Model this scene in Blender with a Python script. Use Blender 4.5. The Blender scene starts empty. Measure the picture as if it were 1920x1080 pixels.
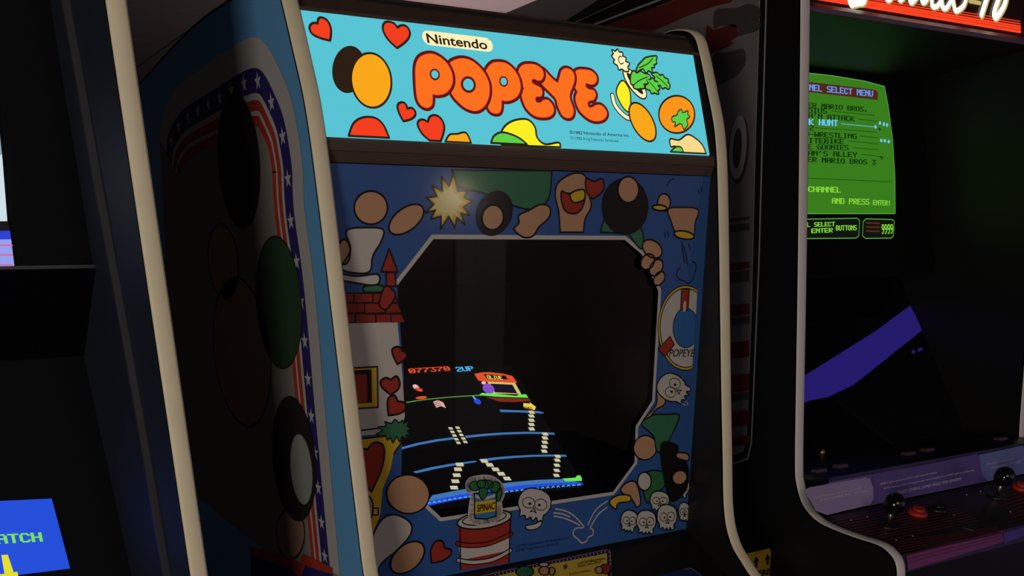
import bpy, bmesh, math, random
from mathutils import Vector, Matrix
from mathutils.geometry import tessellate_polygon
random.seed(3)
S_ = bpy.context.scene
COL = S_.collection
ZC = 1.42                                   # eye height; heights below are floor based

# ------------------------------------------------------------------ camera
# rows: world X, Y, Z in camera terms (right, down, forward)
MW = Matrix(((0.83351569, -0.22157408, 0.50611909),
             (-0.55150554, -0.27885405, 0.78618195),
             (-0.03306418, -0.93442247, -0.35462856)))
FPX, PPX, PPY = 1937.0, 960.0, 1280.0
cam_d = bpy.data.cameras.new('camera')
cam = bpy.data.objects.new('camera', cam_d)
COL.objects.link(cam)
cam_d.sensor_width = 36; cam_d.lens = FPX / 1920 * 36
cam_d.shift_y = (PPY - 540) / 1920; cam_d.clip_start = .01
R3 = Matrix((MW.col[0], -MW.col[1], -MW.col[2])).transposed()
cam.matrix_world = Matrix.Translation((0, 0, ZC)) @ R3.to_4x4()
S_.camera = cam

# ------------------------------------------------------------------ world, lights, exposure
S_.view_settings.view_transform = 'Standard'; S_.view_settings.look = 'None'
S_.view_settings.exposure = 0; S_.view_settings.gamma = 1
S_.view_settings.use_curve_mapping = False
wd = bpy.data.worlds.new('world'); S_.world = wd; wd.use_nodes = True
wd.node_tree.nodes['Background'].inputs[0].default_value = (.5, .48, .55, 1)
wd.node_tree.nodes['Background'].inputs[1].default_value = .02

def area(name, loc, target, size, energy, color):
    l = bpy.data.lights.new(name, 'AREA'); l.size = size; l.energy = energy; l.color = color
    o = bpy.data.objects.new(name, l); COL.objects.link(o); o.location = loc
    o.rotation_euler = (Vector(target) - Vector(loc)).to_track_quat('-Z', 'Y').to_euler()
    return o
area('room_light', (-1.8, -1.0, 1.2), (.6, 1.1, 1.1), .7, 29, (1, .93, .80))
area('front_fill_light', (.1, -2.2, 2.45), (.7, 1.2, 1.1), 1.6, 20, (1, .92, .86))  # added soft fill standing in for ambient light the closed room keeps out
area('purple_room_light', (2.7, .1, 1.0), (1.6, 1.3, 1.2), .5, .9, (.40, .28, 1))
area('wall_reflection_fill', (3.0, -1.9, 2.4), (3.2, -3.2, .9), .8, 45, (1, .86, .84))  # added, unseen: brightens the front wall so the monitor glass mirrors a haze
area('ceiling_fill', (2.4, 4.4, 1.0), (2.8, 4.7, 2.6), .8, 18, (1, .88, .88))  # added behind the cabinets, out of view, to brighten the ceiling tiles

# ------------------------------------------------------------------ materials
def lin(c):
    return tuple((x / 255 / 12.92) if x / 255 <= .04045 else ((x / 255 + .055) / 1.055) ** 2.4 for x in c)
MC = {}
def mat(name, c, rough=.5, emit=0, spec=.4, noise=0, scale=40, metal=0, coat=0):
    if name in MC: return MC[name]
    m = bpy.data.materials.new(name); m.use_nodes = True; nt = m.node_tree
    b = nt.nodes['Principled BSDF']; L = lin(c) + (1,)
    b.inputs['Roughness'].default_value = rough; b.inputs['Metallic'].default_value = metal
    b.inputs['Specular IOR Level'].default_value = spec
    if coat:
        b.inputs['Coat Weight'].default_value = coat; b.inputs['Coat Roughness'].default_value = .09
    n = noise or .04
    tc = nt.nodes.new('ShaderNodeTexCoord'); nz = nt.nodes.new('ShaderNodeTexNoise')
    nz.inputs['Scale'].default_value = scale; nz.inputs['Detail'].default_value = 5
    mx = nt.nodes.new('ShaderNodeMix'); mx.data_type = 'RGBA'
    nt.links.new(tc.outputs['Object'], nz.inputs['Vector'])
    nt.links.new(nz.outputs['Fac'], mx.inputs[0])
    mx.inputs[6].default_value = tuple(v * (1 - n) for v in L[:3]) + (1,)
    mx.inputs[7].default_value = tuple(min(1, v * (1 + n)) for v in L[:3]) + (1,)
    if emit:
        b.inputs['Base Color'].default_value = (0, 0, 0, 1)
        nt.links.new(mx.outputs[2], b.inputs['Emission Color'])
        b.inputs['Emission Strength'].default_value = emit
    else:
        nt.links.new(mx.outputs[2], b.inputs['Base Color'])
    MC[name] = m
    return m
def glow(name, c, e=1.0): return mat('lit_' + name, c, .35, e, .15, .03, 15)
def ink(name, c): return mat('print_' + name, c, .6, 0, .1, .05, 60, coat=.5)
def glass(name, tint, rough=.03, ior=1.45):
    m = bpy.data.materials.new(name); m.use_nodes = True; nt = m.node_tree
    for n in list(nt.nodes): nt.nodes.remove(n)
    o = nt.nodes.new('ShaderNodeOutputMaterial'); t = nt.nodes.new('ShaderNodeBsdfTransparent')
    g = nt.nodes.new('ShaderNodeBsdfGlossy'); f = nt.nodes.new('ShaderNodeFresnel'); x = nt.nodes.new('ShaderNodeMixShader')
    t.inputs[0].default_value = (tint, tint, tint, 1); g.inputs['Roughness'].default_value = rough
    f.inputs['IOR'].default_value = ior
    nt.links.new(f.outputs[0], x.inputs[0]); nt.links.new(t.outputs[0], x.inputs[1])
    nt.links.new(g.outputs[0], x.inputs[2]); nt.links.new(x.outputs[0], o.inputs[0])
    return m

CREAM = mat('cream_plastic', (226, 212, 182), .45, noise=.08, scale=25)
WHITET = mat('white_plastic', (214, 206, 204), .45, noise=.06, scale=25)
BLACK = mat('black_laminate', (21, 19, 19), .42, noise=.2, scale=60)
BLACKM = mat('black_matte', (16, 14, 13), .8, noise=.2)
BROWNB = mat('brown_black_metal', (76, 58, 50), .5, noise=.15, scale=30)
NAVY = mat('navy_black_laminate', (26, 31, 47), .62, noise=.2, scale=20)
BODYBLUE = mat('light_blue_laminate', (98, 158, 212), .45, noise=.05, scale=12)
INB = mat('inner_black', (11, 10, 10), .8, spec=.1)
VOID = mat('black_card', (20, 16, 16), .9, noise=.1)
STEEL = mat('steel', (190, 185, 175), .3, metal=1)

# ------------------------------------------------------------------ helpers
def obj(name, bm_or_me, mats, parent=None, kind=None):
    if isinstance(bm_or_me, bmesh.types.BMesh):
        me = bpy.data.meshes.new(name); bm_or_me.to_mesh(me); bm_or_me.free()
    else: me = bm_or_me
    o = bpy.data.objects.new(name, me); COL.objects.link(o)
    if not isinstance(mats, (list, tuple)): mats = [mats]
    for m in mats: me.materials.append(m)
    if parent: o.parent = parent
    if kind: o['kind'] = kind
    return o
def thing(name, loc, label, cat, group=None):
    o = bpy.data.objects.new(name, None); COL.objects.link(o); o.location = loc
    o.empty_display_size = .1; o['label'] = label; o['category'] = cat
    if group: o['group'] = group
    return o
def put(o, parent):                           # parent keeping world position (things are unrotated)
    o.parent = parent
    o.matrix_parent_inverse = Matrix.Identity(4)
    p = parent; off = Vector((0, 0, 0))
    while p: off += p.location; p = p.parent
    o.location = -off
    return o
def box(x0, x1, y0, y1, z0, z1, name, m, parent=None, bev=0, kind=None):
    bm = bmesh.new(); bmesh.ops.create_cube(bm, size=1)
    for v in bm.verts:
        v.co = Vector(((x0 + x1) / 2 + v.co.x * (x1 - x0), (y0 + y1) / 2 + v.co.y * (y1 - y0), (z0 + z1) / 2 + v.co.z * (z1 - z0)))
    if bev: bmesh.ops.bevel(bm, geom=bm.edges[:], offset=bev, segments=2, affect='EDGES')
    o = obj(name, bm, m, None, kind)
    if parent: put(o, parent)
    return o
def extr(pts, x0, x1, name, m, parent):       # (y, z) outline extruded in X
    bm = bmesh.new(); n = len(pts)
    tris = tessellate_polygon([[Vector((p[0], p[1], 0)) for p in pts]])
    A = [bm.verts.new((x0, y, z + ZC)) for y, z in pts]; B = [bm.verts.new((x1, y, z + ZC)) for y, z in pts]
    for t in tris:
        bm.faces.new([A[i] for i in t]); bm.faces.new([B[i] for i in reversed(t)])
    for i in range(n): bm.faces.new((A[i], A[(i + 1) % n], B[(i + 1) % n], B[i]))
    bmesh.ops.recalc_face_normals(bm, faces=bm.faces[:])
    return put(obj(name, bm, m), parent)
def slab(a, b, x0, x1, th, name, m, parent):  # plate between two (y, z) points, thickness backwards
    a = Vector(a); b = Vector(b); d = (b - a).normalized(); n = Vector((-d.y, d.x)) * th
    if n.x < 0: n = -n
    return extr([tuple(a), tuple(b), tuple(b + n), tuple(a + n)], x0, x1, name, m, parent)
def cr(pts, closed=True, k=6):
    out = []; n = len(pts)
    for i in range(n if closed else n - 1):
        g = (lambda j: Vector(pts[j % n])) if closed else (lambda j: Vector(pts[max(0, min(n - 1, j))]))
        p0, p1, p2, p3 = g(i - 1), g(i), g(i + 1), g(i + 2)
        if (p2 - p1).length < 1e-9: continue
        for s in range(k):
            t = s / k
            out.append(tuple(.5 * ((2 * p1) + (p2 - p0) * t + (2 * p0 - 5 * p1 + 4 * p2 - p3) * t * t + (3 * p1 - p0 - 3 * p2 + p3) * t ** 3)))
    if not closed: out.append(tuple(pts[-1]))
    return out
def trim(prof, xc, name, m, parent, w=.019, closed=False):
    P = cr(prof, False, 4); bm = bmesh.new(); rows = []
    for i, p in enumerate(P):
        a = Vector(P[max(0, i - 1)]); b = Vector(P[min(len(P) - 1, i + 1)]); d = (b - a).normalized()
        n = Vector((d.y, -d.x))
        rows.append([bm.verts.new((xc + ox * w, p[0] + n.x * on, p[1] + n.y * on + ZC)) for ox, on in
                     ((-.5, -.003), (-.5, .0005), (-.36, .0018), (0, .0026), (.36, .0018), (.5, .0005), (.5, -.003))])
    for r, s in zip(rows, rows[1:]):
        for j in range(6): bm.faces.new((r[j], r[j + 1], s[j + 1], s[j]))
    for f in bm.faces: f.smooth = True
    bmesh.ops.recalc_face_normals(bm, faces=bm.faces[:])
    return put(obj(name, bm, m), parent)

# a printed surface: a real plane; art coordinates taken from the photograph's measured frame
class Surf:
    def __init__(s, P, N, U, step=.00012):    # N points at the viewer, U = "right" on the surface
        s.P = Vector(P); s.P.z += ZC; s.N = Vector(N).normalized(); s.U = Vector(U).normalized(); s.V = s.N.cross(s.U); s.step = step
    def hit(s, q, lay=0):
        d = MW @ Vector((q[0] - PPX, q[1] - PPY, FPX)); P = s.P + s.N * (lay * s.step)
        o = Vector((0, 0, ZC)); return o + d * ((P - o).dot(s.N) / d.dot(s.N))
    def to(s, q, lay=0):
        h = s.hit(q, lay) - s.P; return Vector((h.dot(s.U), h.dot(s.V)))
    def at(s, uv, lay=0): return s.P + s.U * uv[0] + s.V * uv[1] + s.N * (lay * s.step)
def stroke2(bm, S, P, w, lay, mi, closed=False):
    P = [Vector(p) for p in P]
    if closed: P = P + [P[0]]
    z = 0
    for a, b in zip(P, P[1:]):
        if (b - a).length < 1e-7: continue
        d = (b - a).normalized(); n = Vector((-d.y, d.x)) * w / 2
        f = bm.faces.new([bm.verts.new(S.at(q, lay)) for q in (a + n, a - n, b - n, b + n)]); f.material_index = mi
    for p in P:
        f = bm.faces.new([bm.verts.new(S.at(p + Vector((math.cos(t), math.sin(t))) * w / 2, lay + .02)) for t in [k * math.tau / 10 for k in range(10)]])
        f.material_index = mi
def fig(name, S, lay, items, parent, label=None):
    """items: ('f', px_pts, mat[, smooth]) filled, ('h', px_pts, hole_pts, mat) with hole, ('s', px_pts, width_m, mat[, closed[, smooth]])"""
    bm = bmesh.new(); ms = []; L = lay
    for it in items:
        m = it[2] if it[0] == 'f' else it[3]
        if m not in ms: ms.append(m)
        mi = ms.index(m)
        if it[0] == 'f':
            pts = it[1]; sm = it[3] if len(it) > 3 else 1
            if sm: pts = cr(pts, True, 5)
            uv = [S.to(p) for p in pts]
            vs = [bm.verts.new(S.at(p, L)) for p in uv]
            for t in tessellate_polygon([[Vector((p.x, p.y, 0)) for p in uv]]):
                try: f = bm.faces.new([vs[i] for i in t]); f.material_index = mi
                except ValueError: pass
        elif it[0] == 'h':
            a = [S.to(p) for p in it[1]]; h = [S.to(p) for p in it[2]]
            allp = a + h; vs = [bm.verts.new(S.at(p, L)) for p in allp]
            for t in tessellate_polygon([[Vector((p.x, p.y, 0)) for p in a], [Vector((p.x, p.y, 0)) for p in h]]):
                try: f = bm.faces.new([vs[i] for i in t]); f.material_index = mi
                except ValueError: pass
        else:
            cl = it[4] if len(it) > 4 else False; sm = it[5] if len(it) > 5 else 1
            pts = cr(it[1], cl, 5) if sm and len(it[1]) > 2 else it[1]
            stroke2(bm, S, [S.to(p) for p in pts], it[2], L, mi, cl)
        L += 1
    for f in bm.faces:
        f.normal_update()
        if f.normal.dot(S.N) < 0: f.normal_flip()
    o = put(obj(name, bm, ms), parent)
    if label: o['label'] = label
    return o
def C(ox, oy, s, pts): return [(ox + x / s, oy + y / s) for x, y in pts]
def ell(cx, cy, rx, ry, rot=0, n=20):
    r = math.radians(rot)
    return [(cx + rx * math.cos(t) * math.cos(r) - ry * math.sin(t) * math.sin(r), cy + rx * math.cos(t) * math.sin(r) + ry * math.sin(t) * math.cos(r)) for t in [k * math.tau / n for k in range(n)]]
def text(s, S, lay, a, b, h, m, parent, name='lettering', shear=0, bold=0, spread=1):
    """a, b: baseline ends in the photo frame, h: cap height in photo pixels (perpendicular)"""
    cu = bpy.data.curves.new('t', 'FONT'); cu.body = s; cu.shear = shear; cu.offset = bold; cu.space_character = spread
    to = bpy.data.objects.new('t', cu); COL.objects.link(to)
    bpy.context.view_layer.update()
    me = bpy.data.meshes.new_from_object(to.evaluated_get(bpy.context.evaluated_depsgraph_get()))
    bpy.data.objects.remove(to)
    xs = [v.co.x for v in me.vertices]; x0, x1 = min(xs), max(xs)
    A = S.to(a); B = S.to(b); d = B - A; up = S.to((a[0], a[1] - h)) - A
    wup = up - d * (up.dot(d) / d.length_squared)
    for v in me.vertices:
        q = A + d * ((v.co.x - x0) / (x1 - x0)) + wup * (v.co.y / .69)
        v.co = S.at(q, lay)
    return put(obj(name, me, m), parent)
G5 = {'A': '0e11111f111111', 'B': '1e11111e11111e', 'C': '0e11101010110e', 'D': '1e11111111111e', 'E': '1f10101e10101f', 'F': '1f10101e101010', 'G': '0f10101311110f',
      'H': '1111111f111111', 'I': '0e04040404040e', 'J': '0101010101110e', 'K': '11121418141211', 'L': '1010101010101f', 'M': '111b1515111111', 'N': '11191513111111',
      'O': '0e11111111110e', 'P': '1e11111e101010', 'Q': '0e11111115120d', 'R': '1e11111e141211', 'S': '0f10100e01011e', 'T': '1f040404040404', 'U': '1111111111110e',
      'V': '11111111110a04', 'W': '11111115151b11', 'X': '11110a040a1111', 'Y': '11110a04040404', 'Z': '1f01020408101f', '0': '0e11131519110e', '1': '040c040404040e',
      '2': '0e11010608101f', '3': '1f02040201110e', '7': '1f010204080808', '9': '0e11110f01020c', '.': '00000000000c0c', "'": '04040800000000', '-': '0000001f000000', '!': '04040404040004', ' ': '00000000000000', 'p': '1e11111e101010'}
def pix(s, S, lay, a, b, h, m, parent, name='lettering', vh=None):
    """blocky screen text; a, b = bottom-left and bottom-right in the photo frame, h = height"""
    n = len(s) * 6 - 1; bm = bmesh.new()
    A = S.to(a); d = (S.to(b) - A) / n
    up = (S.to((a[0] + (vh or 0), a[1] - h)) - A) / 7
    for i, ch in enumerate(s):
        g = G5.get(ch, G5[' '])
        for r in range(7):
            row = int(g[2 * r:2 * r + 2], 16); c = 0
            while c < 5:
                if row >> (4 - c) & 1:
                    e = c
                    while e < 5 and row >> (4 - e) & 1: e += 1
                    p = A + d * (i * 6 + c) + up * (6 - r); q = d * (e - c)
                    g_ = d * .35; bm.faces.new([bm.verts.new(S.at(z, lay)) for z in (p - g_, p + q + g_, p + q + up * 1.05 + g_, p + up * 1.05 - g_)])
                    c = e
                else: c += 1
    return put(obj(name, bm, m), parent)
def rod(name, p, q, r0, r1, m, parent, seg=20):
    p = Vector(p); q = Vector(q); d = q - p; bm = bmesh.new()
    bmesh.ops.create_cone(bm, cap_ends=True, segments=seg, radius1=r0, radius2=r1, depth=d.length)
    M = Matrix.Translation((p + q) / 2) @ d.to_track_quat('Z', 'Y').to_matrix().to_4x4()
    bmesh.ops.transform(bm, matrix=M, verts=bm.verts)
    for f in bm.faces: f.smooth = len(f.verts) == 4
    return put(obj(name, bm, m), parent)
def ball(name, p, r, m, parent, sc=(1, 1, 1)):
    bm = bmesh.new(); bmesh.ops.create_uvsphere(bm, u_segments=24, v_segments=14, radius=r)
    for v in bm.verts: v.co = Vector((v.co.x * sc[0], v.co.y * sc[1], v.co.z * sc[2])) + Vector(p)
    for f in bm.faces: f.smooth = True
    return put(obj(name, bm, m), parent)

# ------------------------------------------------------------------ the room
wallm = mat('dark_wall_paint', (128, 112, 110), .8, noise=.1, scale=6)
floorm = mat('dark_carpet', (30, 26, 34), .95, noise=.5, scale=90)
box(-3.2, 4.2, -3.2, 7.0, -.1, 0, 'floor', floorm, kind='structure')
ceil = box(-3.2, 4.2, -3.2, 7.0, 2.63, 2.75, 'ceiling', mat('ceiling_grid_grey', (70, 62, 62), .7), kind='structure')
box(-3.2, 4.2, 7.0, 7.1, 0, 2.63, 'wall_back', wallm, kind='structure')
box(-3.2, 4.2, -3.3, -3.2, 0, 2.63, 'wall_front', wallm, kind='structure')
box(-3.3, -3.2, -3.2, 2.5, 0, 2.63, 'wall_left', wallm, kind='structure')
box(4.2, 4.3, -3.2, 2.5, 0, 2.63, 'wall_right', wallm, kind='structure')
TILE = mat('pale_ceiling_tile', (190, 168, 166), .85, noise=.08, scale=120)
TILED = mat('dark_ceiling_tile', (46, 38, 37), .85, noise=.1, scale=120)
tile_me = {}
for i in range(-9, 3):
    for j in range(-5, 12):
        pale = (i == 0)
        if pale not in tile_me:
            bm = bmesh.new(); bmesh.ops.create_cube(bm, size=1)
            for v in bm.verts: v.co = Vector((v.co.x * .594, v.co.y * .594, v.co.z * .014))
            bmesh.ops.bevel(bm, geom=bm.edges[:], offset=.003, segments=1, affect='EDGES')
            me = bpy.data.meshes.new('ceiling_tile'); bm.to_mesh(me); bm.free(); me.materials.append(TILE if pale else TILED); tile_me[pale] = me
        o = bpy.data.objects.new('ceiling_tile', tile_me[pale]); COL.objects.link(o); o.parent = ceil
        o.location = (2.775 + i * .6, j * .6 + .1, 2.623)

dr = box(3.28, 3.62, -3.2, -3.16, .02, 1.95, 'added_door_1', mat('added_pale_door_paint', (168, 160, 160), .6), kind='structure')  # added out of view so the monitor glass mirrors a pale column
wl = thing('added_glare_lamp', (3.27, -3.15, 1.44), 'added unseen round warm lamp on the facing wall, for a glare in the bezel', 'lamp')  # added out of view to put a glare on the bezel burst
rod('added_lamp_plate', (3.27, -3.2, 1.42), (3.27, -3.18, 1.42), .085, .085, STEEL, wl, 28)
ball('added_lamp_globe', (3.27, -3.14, 1.42), .07, glow('lamp', (255, 236, 200), 14), wl, (1, .8, 1))  # globe and glow material of the added unseen lamp
# ------------------------------------------------------------------ the centre cabinet
pc = thing('arcade_cabinet', (.817, 1.4, 0), 'light blue arcade cabinet with lit turquoise marquee, cream edging and cartoon-print bezel', 'arcade machine')
PROF = [(1.80, .30), (1.50, .3265), (1.32, .327), (1.27, .3275), (1.245, .327), (1.219, .321), (1.204, .311), (1.195, .294), (1.185, .268), (1.175, .240), (1.162, .203), (1.155, .168), (1.150, .125),
        (1.143, .045), (1.135, -.06), (1.128, -.15), (1.120, -.244), (1.116, -.295), (1.111, -.328), (1.104, -.350), (1.092, -.371), (1.075, -.388), (1.049, -.410),
        (.985, -.450), (.955, -.475), (.945, -.51), (.955, -.56), (1.0, -.66), (1.03, -.75), (1.04, -1.41)]
SP = cr(PROF, False, 3) + [(1.80, -1.41)]
SIDEBLUE = BODYBLUE
extr(SP, .5105, .529, 'side_panel', BLACK, pc); extr(SP, .510, .5104, 'side_laminate', SIDEBLUE, pc)
extr(SP, 1.105, 1.1235, 'side_panel', BLACK, pc); extr(SP, 1.1236, 1.124, 'side_laminate', SIDEBLUE, pc)
trim(PROF, .5195, 'edge_trim', CREAM, pc); trim(PROF, 1.1145, 'edge_trim', CREAM, pc)
slab((1.215, .300), (1.80, .280), .529, 1.105, .012, 'top_panel', BLACKM, pc)
box(.529, 1.105, 1.785, 1.80, .02, 1.66, 'back_panel', BLACKM, pc)
# marquee: lit panel on a leaning plane
mN = Vector((0, -(.286 - .164), (1.193 - 1.156))).normalized()
MQ = Surf((.817, 1.193, .2855), mN, (1, 0, 0))
mq = slab((1.1947, .290), (1.1564, .1635), .529, 1.105, .006, 'marquee', glow('turquoise', (88, 196, 212)), pc)
slab((1.2225, .3165), (1.1960, .2868), .529, 1.105, .004, 'marquee_retainer', BROWNB, pc)
slab((1.1938, .2880), (1.199, .2870), .529, 1.105, .004, 'marquee_lip', BROWNB, pc)
slab((1.159, .1645), (1.157, .150), .529, 1.105, .012, 'marquee_retainer', BROWNB, pc)
slab((1.159, .150), (1.164, .139), .529, 1.105, .010, 'bezel_retainer', BROWNB, pc)
slab((1.1943, .2895), (1.1558, .163), 1.094, 1.105, .002, 'marquee_side_bracket', BLACKM, pc)
OR = glow('orange', (255, 112, 30)); RD = glow('red', (244, 62, 32)); MAR = glow('maroon', (96, 22, 20)); DK = glow('dark_brown', (44, 30, 18))
AMB = glow('amber', (250, 168, 26)); YL = glow('yellow', (252, 240, 36)); GN = glow('green', (92, 208, 72)); CRM = glow('cream', (252, 242, 186)); BUF = glow('buff', (250, 218, 140)); CY = glow('turquoise', (88, 196, 212))
RDO = glow('red_light', (250, 88, 48))
def q1(p): return C(540, 0, 3.6, p)
hearts = [[(283, 276), (283, 276), (215, 258), (165, 232), (145, 198), (150, 170), (172, 156), (198, 160), (198, 160), (203, 130), (225, 119), (262, 138), (285, 180), (290, 225)],
          [(735, 326), (735, 326), (690, 285), (655, 240), (638, 190), (650, 155), (680, 148), (715, 160), (737, 187), (737, 187), (765, 172), (800, 180), (822, 220), (812, 260), (780, 295)],
          [(778, 820), (778, 820), (755, 780), (738, 730), (745, 700), (775, 692), (797, 710), (803, 734), (803, 734), (835, 730), (858, 755), (855, 785), (825, 808)],
          [(955, 950), (905, 905), (875, 850), (880, 818), (910, 808), (943, 824), (943, 824), (955, 790), (990, 778), (1030, 800), (1053, 850), (1048, 900), (1030, 954), (1030, 954), (955, 950)]]
for h in hearts: fig('heart', MQ, 3, [('f', q1(h), RD), ('s', q1(h), .0026, DK, True)], mq)
# plain colour patches where the print has figures
def patch(name, S, lay, pts, m, par, line=None, w=.002, sm=1):
    it = [('f', pts, m, sm)]
    if line: it.append(('s', pts, w, line, True, sm))
    return fig(name, S, lay, it, par)
patch('dark_patch', MQ, 3, q1(ell(410, 470, 112, 160, 6)), DK, mq)
patch('amber_patch', MQ, 6, q1(ell(560, 545, 135, 185, -8)), AMB, mq, DK, .0024)
patch('red_patch', MQ, 3, q1([(408, 918), (408, 918), (440, 835), (500, 795), (580, 795), (640, 840), (682, 932), (682, 932)]), RD, mq, DK, .0024)
patch('amber_patch', MQ, 3, q1([(1060, 957), (1090, 910), (1140, 905), (1200, 897), (1235, 966), (1235, 966), (1060, 957)]), AMB, mq, DK, .0022)
fig('logo_badge', MQ, 3, [('s', [(802.8, 71.2), (913.2, 84.2)], .0160, CRM)], mq)
text('Nintendo', MQ, 6, (801, 80.5), (914, 93.2), 17.0, DK, mq, bold=.02)
text('TM', MQ, 6, (913.5, 76.5), (917.5, 77), 2.2, DK, mq)
def q2(p): return C(760, 40, 4.923, p)
E2 = [(1640, 448), (1710, 460), (1755, 500), (1763, 545), (1740, 580), (1700, 582), (1668, 572), (1660, 600), (1690, 630), (1735, 640), (1755, 680), (1735, 725), (1698, 733), (1680, 755), (1690, 795), (1720, 798), (1765, 775), (1810, 780), (1850, 825), (1855, 870), (1820, 910), (1750, 922), (1680, 895), (1610, 830), (1578, 760), (1570, 700), (1590, 655), (1590, 655), (1560, 600), (1550, 520), (1570, 465), (1600, 450)]
Y1 = [(1275, 455), (1345, 530), (1405, 578), (1405, 578), (1425, 500), (1440, 460), (1480, 440), (1530, 460), (1555, 510), (1550, 570), (1520, 650), (1510, 700), (1530, 770), (1548, 830), (1530, 885), (1485, 895), (1440, 865), (1405, 790), (1385, 720), (1330, 660), (1250, 575), (1220, 500), (1240, 450)]
E1 = [(1130, 403), (1200, 412), (1252, 450), (1267, 500), (1250, 545), (1215, 552), (1180, 538), (1158, 548), (1165, 580), (1200, 600), (1243, 625), (1255, 665), (1240, 700), (1205, 700), (1190, 720), (1203, 755), (1240, 758), (1270, 735), (1310, 735), (1350, 780), (1362, 835), (1330, 880), (1260, 893), (1180, 875), (1110, 810), (1072, 720), (1070, 670), (1090, 625), (1090, 625), (1060, 580), (1035, 510), (1045, 445), (1080, 412)]
P2 = [(850, 388), (920, 400), (985, 450), (1035, 530), (1052, 620), (1030, 690), (980, 730), (920, 745), (877, 735), (877, 735), (874, 815), (852, 855), (805, 857), (765, 830), (745, 760), (735, 650), (715, 520), (745, 450), (790, 400)]
O1 = [(500, 358), (590, 375), (670, 435), (730, 515), (762, 610), (755, 715), (710, 800), (640, 838), (555, 818), (480, 762), (415, 680), (380, 560), (375, 460), (410, 390)]
P1 = [(200, 318), (270, 330), (350, 385), (405, 470), (422, 560), (400, 630), (350, 680), (280, 695), (235, 686), (235, 686), (233, 770), (210, 805), (170, 812), (120, 780), (92, 710), (80, 560), (82, 430), (120, 350)]
lay = 3
for nm, pts, hole in (('E', E2, None), ('Y', Y1, None), ('E', E1, None), ('P', P2, ell(896, 566, 40, 50, -15)), ('O', O1, ell(568, 598, 68, 78, -20)), ('P', P1, ell(256, 508, 46, 54, -20))):
    it = [('s', q2(pts), .0076, MAR, True), ('f', q2(pts), OR), ('s', q2(pts), .0008, RDO, True)]
    if hole:
        hc = sum(p[0] for p in hole) / len(hole), sum(p[1] for p in hole) / len(hole)
        it += [('f', q2(hole), MAR), ('f', q2([(hc[0] + (x - hc[0]) * .7, hc[1] + (y - hc[1]) * .7) for x, y in hole]), CY)]
    fig('letter', MQ, lay, it, mq); lay += 6
def q3(p): return C(1060, 80, 4.911, p)
text('©1982 Nintendo of America Inc.', MQ, 4, (1068, 251), (1180, 257), 5.6, DK, mq, bold=.012)
text('© 1982 King Features Syndicate', MQ, 4, (1070, 261.5), (1159.5, 267), 5.4, DK, mq)
leaves = [[(650, 270), (650, 270), (672, 215), (700, 185), (735, 150), (790, 135), (835, 132), (835, 132), (828, 165), (832, 190), (805, 205), (812, 225), (785, 232), (790, 270), (760, 255), (740, 275), (715, 240), (690, 245)],
          [(600, 360), (605, 300), (625, 268), (655, 290), (685, 272), (720, 290), (765, 305), (775, 335), (740, 340), (750, 375), (715, 380), (722, 415), (690, 420), (655, 425), (625, 410), (640, 380), (610, 385)],
          [(745, 340), (775, 350), (800, 335), (815, 360), (850, 375), (845, 400), (862, 425), (845, 440), (850, 470), (815, 460), (790, 465), (780, 440), (745, 425), (740, 400), (765, 380)],
          [(795, 292), (795, 292), (840, 285), (865, 310), (895, 305), (905, 330), (940, 345), (935, 370), (955, 390), (945, 425), (915, 410), (890, 420), (875, 395), (850, 385), (850, 360), (820, 345), (825, 320)]]
veins = [[(675, 235), (750, 200), (800, 150)], [(640, 380), (680, 350), (750, 320)], [(770, 365), (810, 410), (845, 455)], [(830, 310), (880, 350), (940, 410)]]
fig('can_ring', MQ, 3, [('s', q3(ell(638, 378, 142, 40, 54)), .0085, DK, True), ('f', q3(ell(638, 378, 132, 32, 54)), DK), ('s', q3(ell(638, 378, 142, 40, 54)), .0048, CRM, True)], mq)
for l, v in zip(leaves, veins): fig('leaf', MQ, 7, [('s', q3(l), .0042, DK, True), ('f', q3(l), GN), ('s', q3(v), .0013, DK)], mq)
fig('jagged_lid', MQ, 7, [('s', q3([(430, 75), (455, 92), (478, 70), (490, 98), (520, 98), (518, 130), (550, 145), (545, 180), (583, 195), (565, 225), (575, 262), (545, 262), (520, 240), (490, 247), (480, 210), (445, 187), (455, 160), (428, 128), (445, 105)]), .004, DK, True, 0),
    ('f', q3([(430, 75), (455, 92), (478, 70), (490, 98), (520, 98), (518, 130), (550, 145), (545, 180), (583, 195), (565, 225), (575, 262), (545, 262), (520, 240), (490, 247), (480, 210), (445, 187), (455, 160), (428, 128), (445, 105)]), CRM, 0), ('s', q3([(530, 190), (505, 200), (485, 165), (495, 130), (515, 135)]), .0013, DK)], mq)
patch('yellow_patch', MQ, 3, q3([(470, 480), (480, 400), (530, 350), (590, 440), (600, 560), (590, 640), (530, 600)]), YL, mq, DK)
fig('can_base_ring', MQ, 7, [('s', q3([(430, 492), (450, 570), (500, 640), (560, 690), (592, 695)]), .0078, DK), ('s', q3([(430, 492), (450, 570), (500, 640), (560, 690), (592, 695)]), .0048, CRM)], mq)
patch('amber_patch', MQ, 10, q3(ell(705, 735, 95, 195, -28)), AMB, mq, DK, .0024)
OR2 = glow('soft_orange', (252, 150, 26))
patch('orange_patch', MQ, 10, q3(ell(1020, 665, 165, 172, 0)), OR2, mq, DK, .0024)
patch('leaf', MQ, 14, q3([(975, 690), (1020, 670), (1030, 640), (1060, 620), (1075, 650), (1120, 632), (1120, 665), (1138, 690), (1110, 715), (1120, 760), (1085, 805), (1065, 760), (1040, 755), (1000, 780), (1005, 740), (975, 730)]), GN, mq, DK, .0016)
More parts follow.
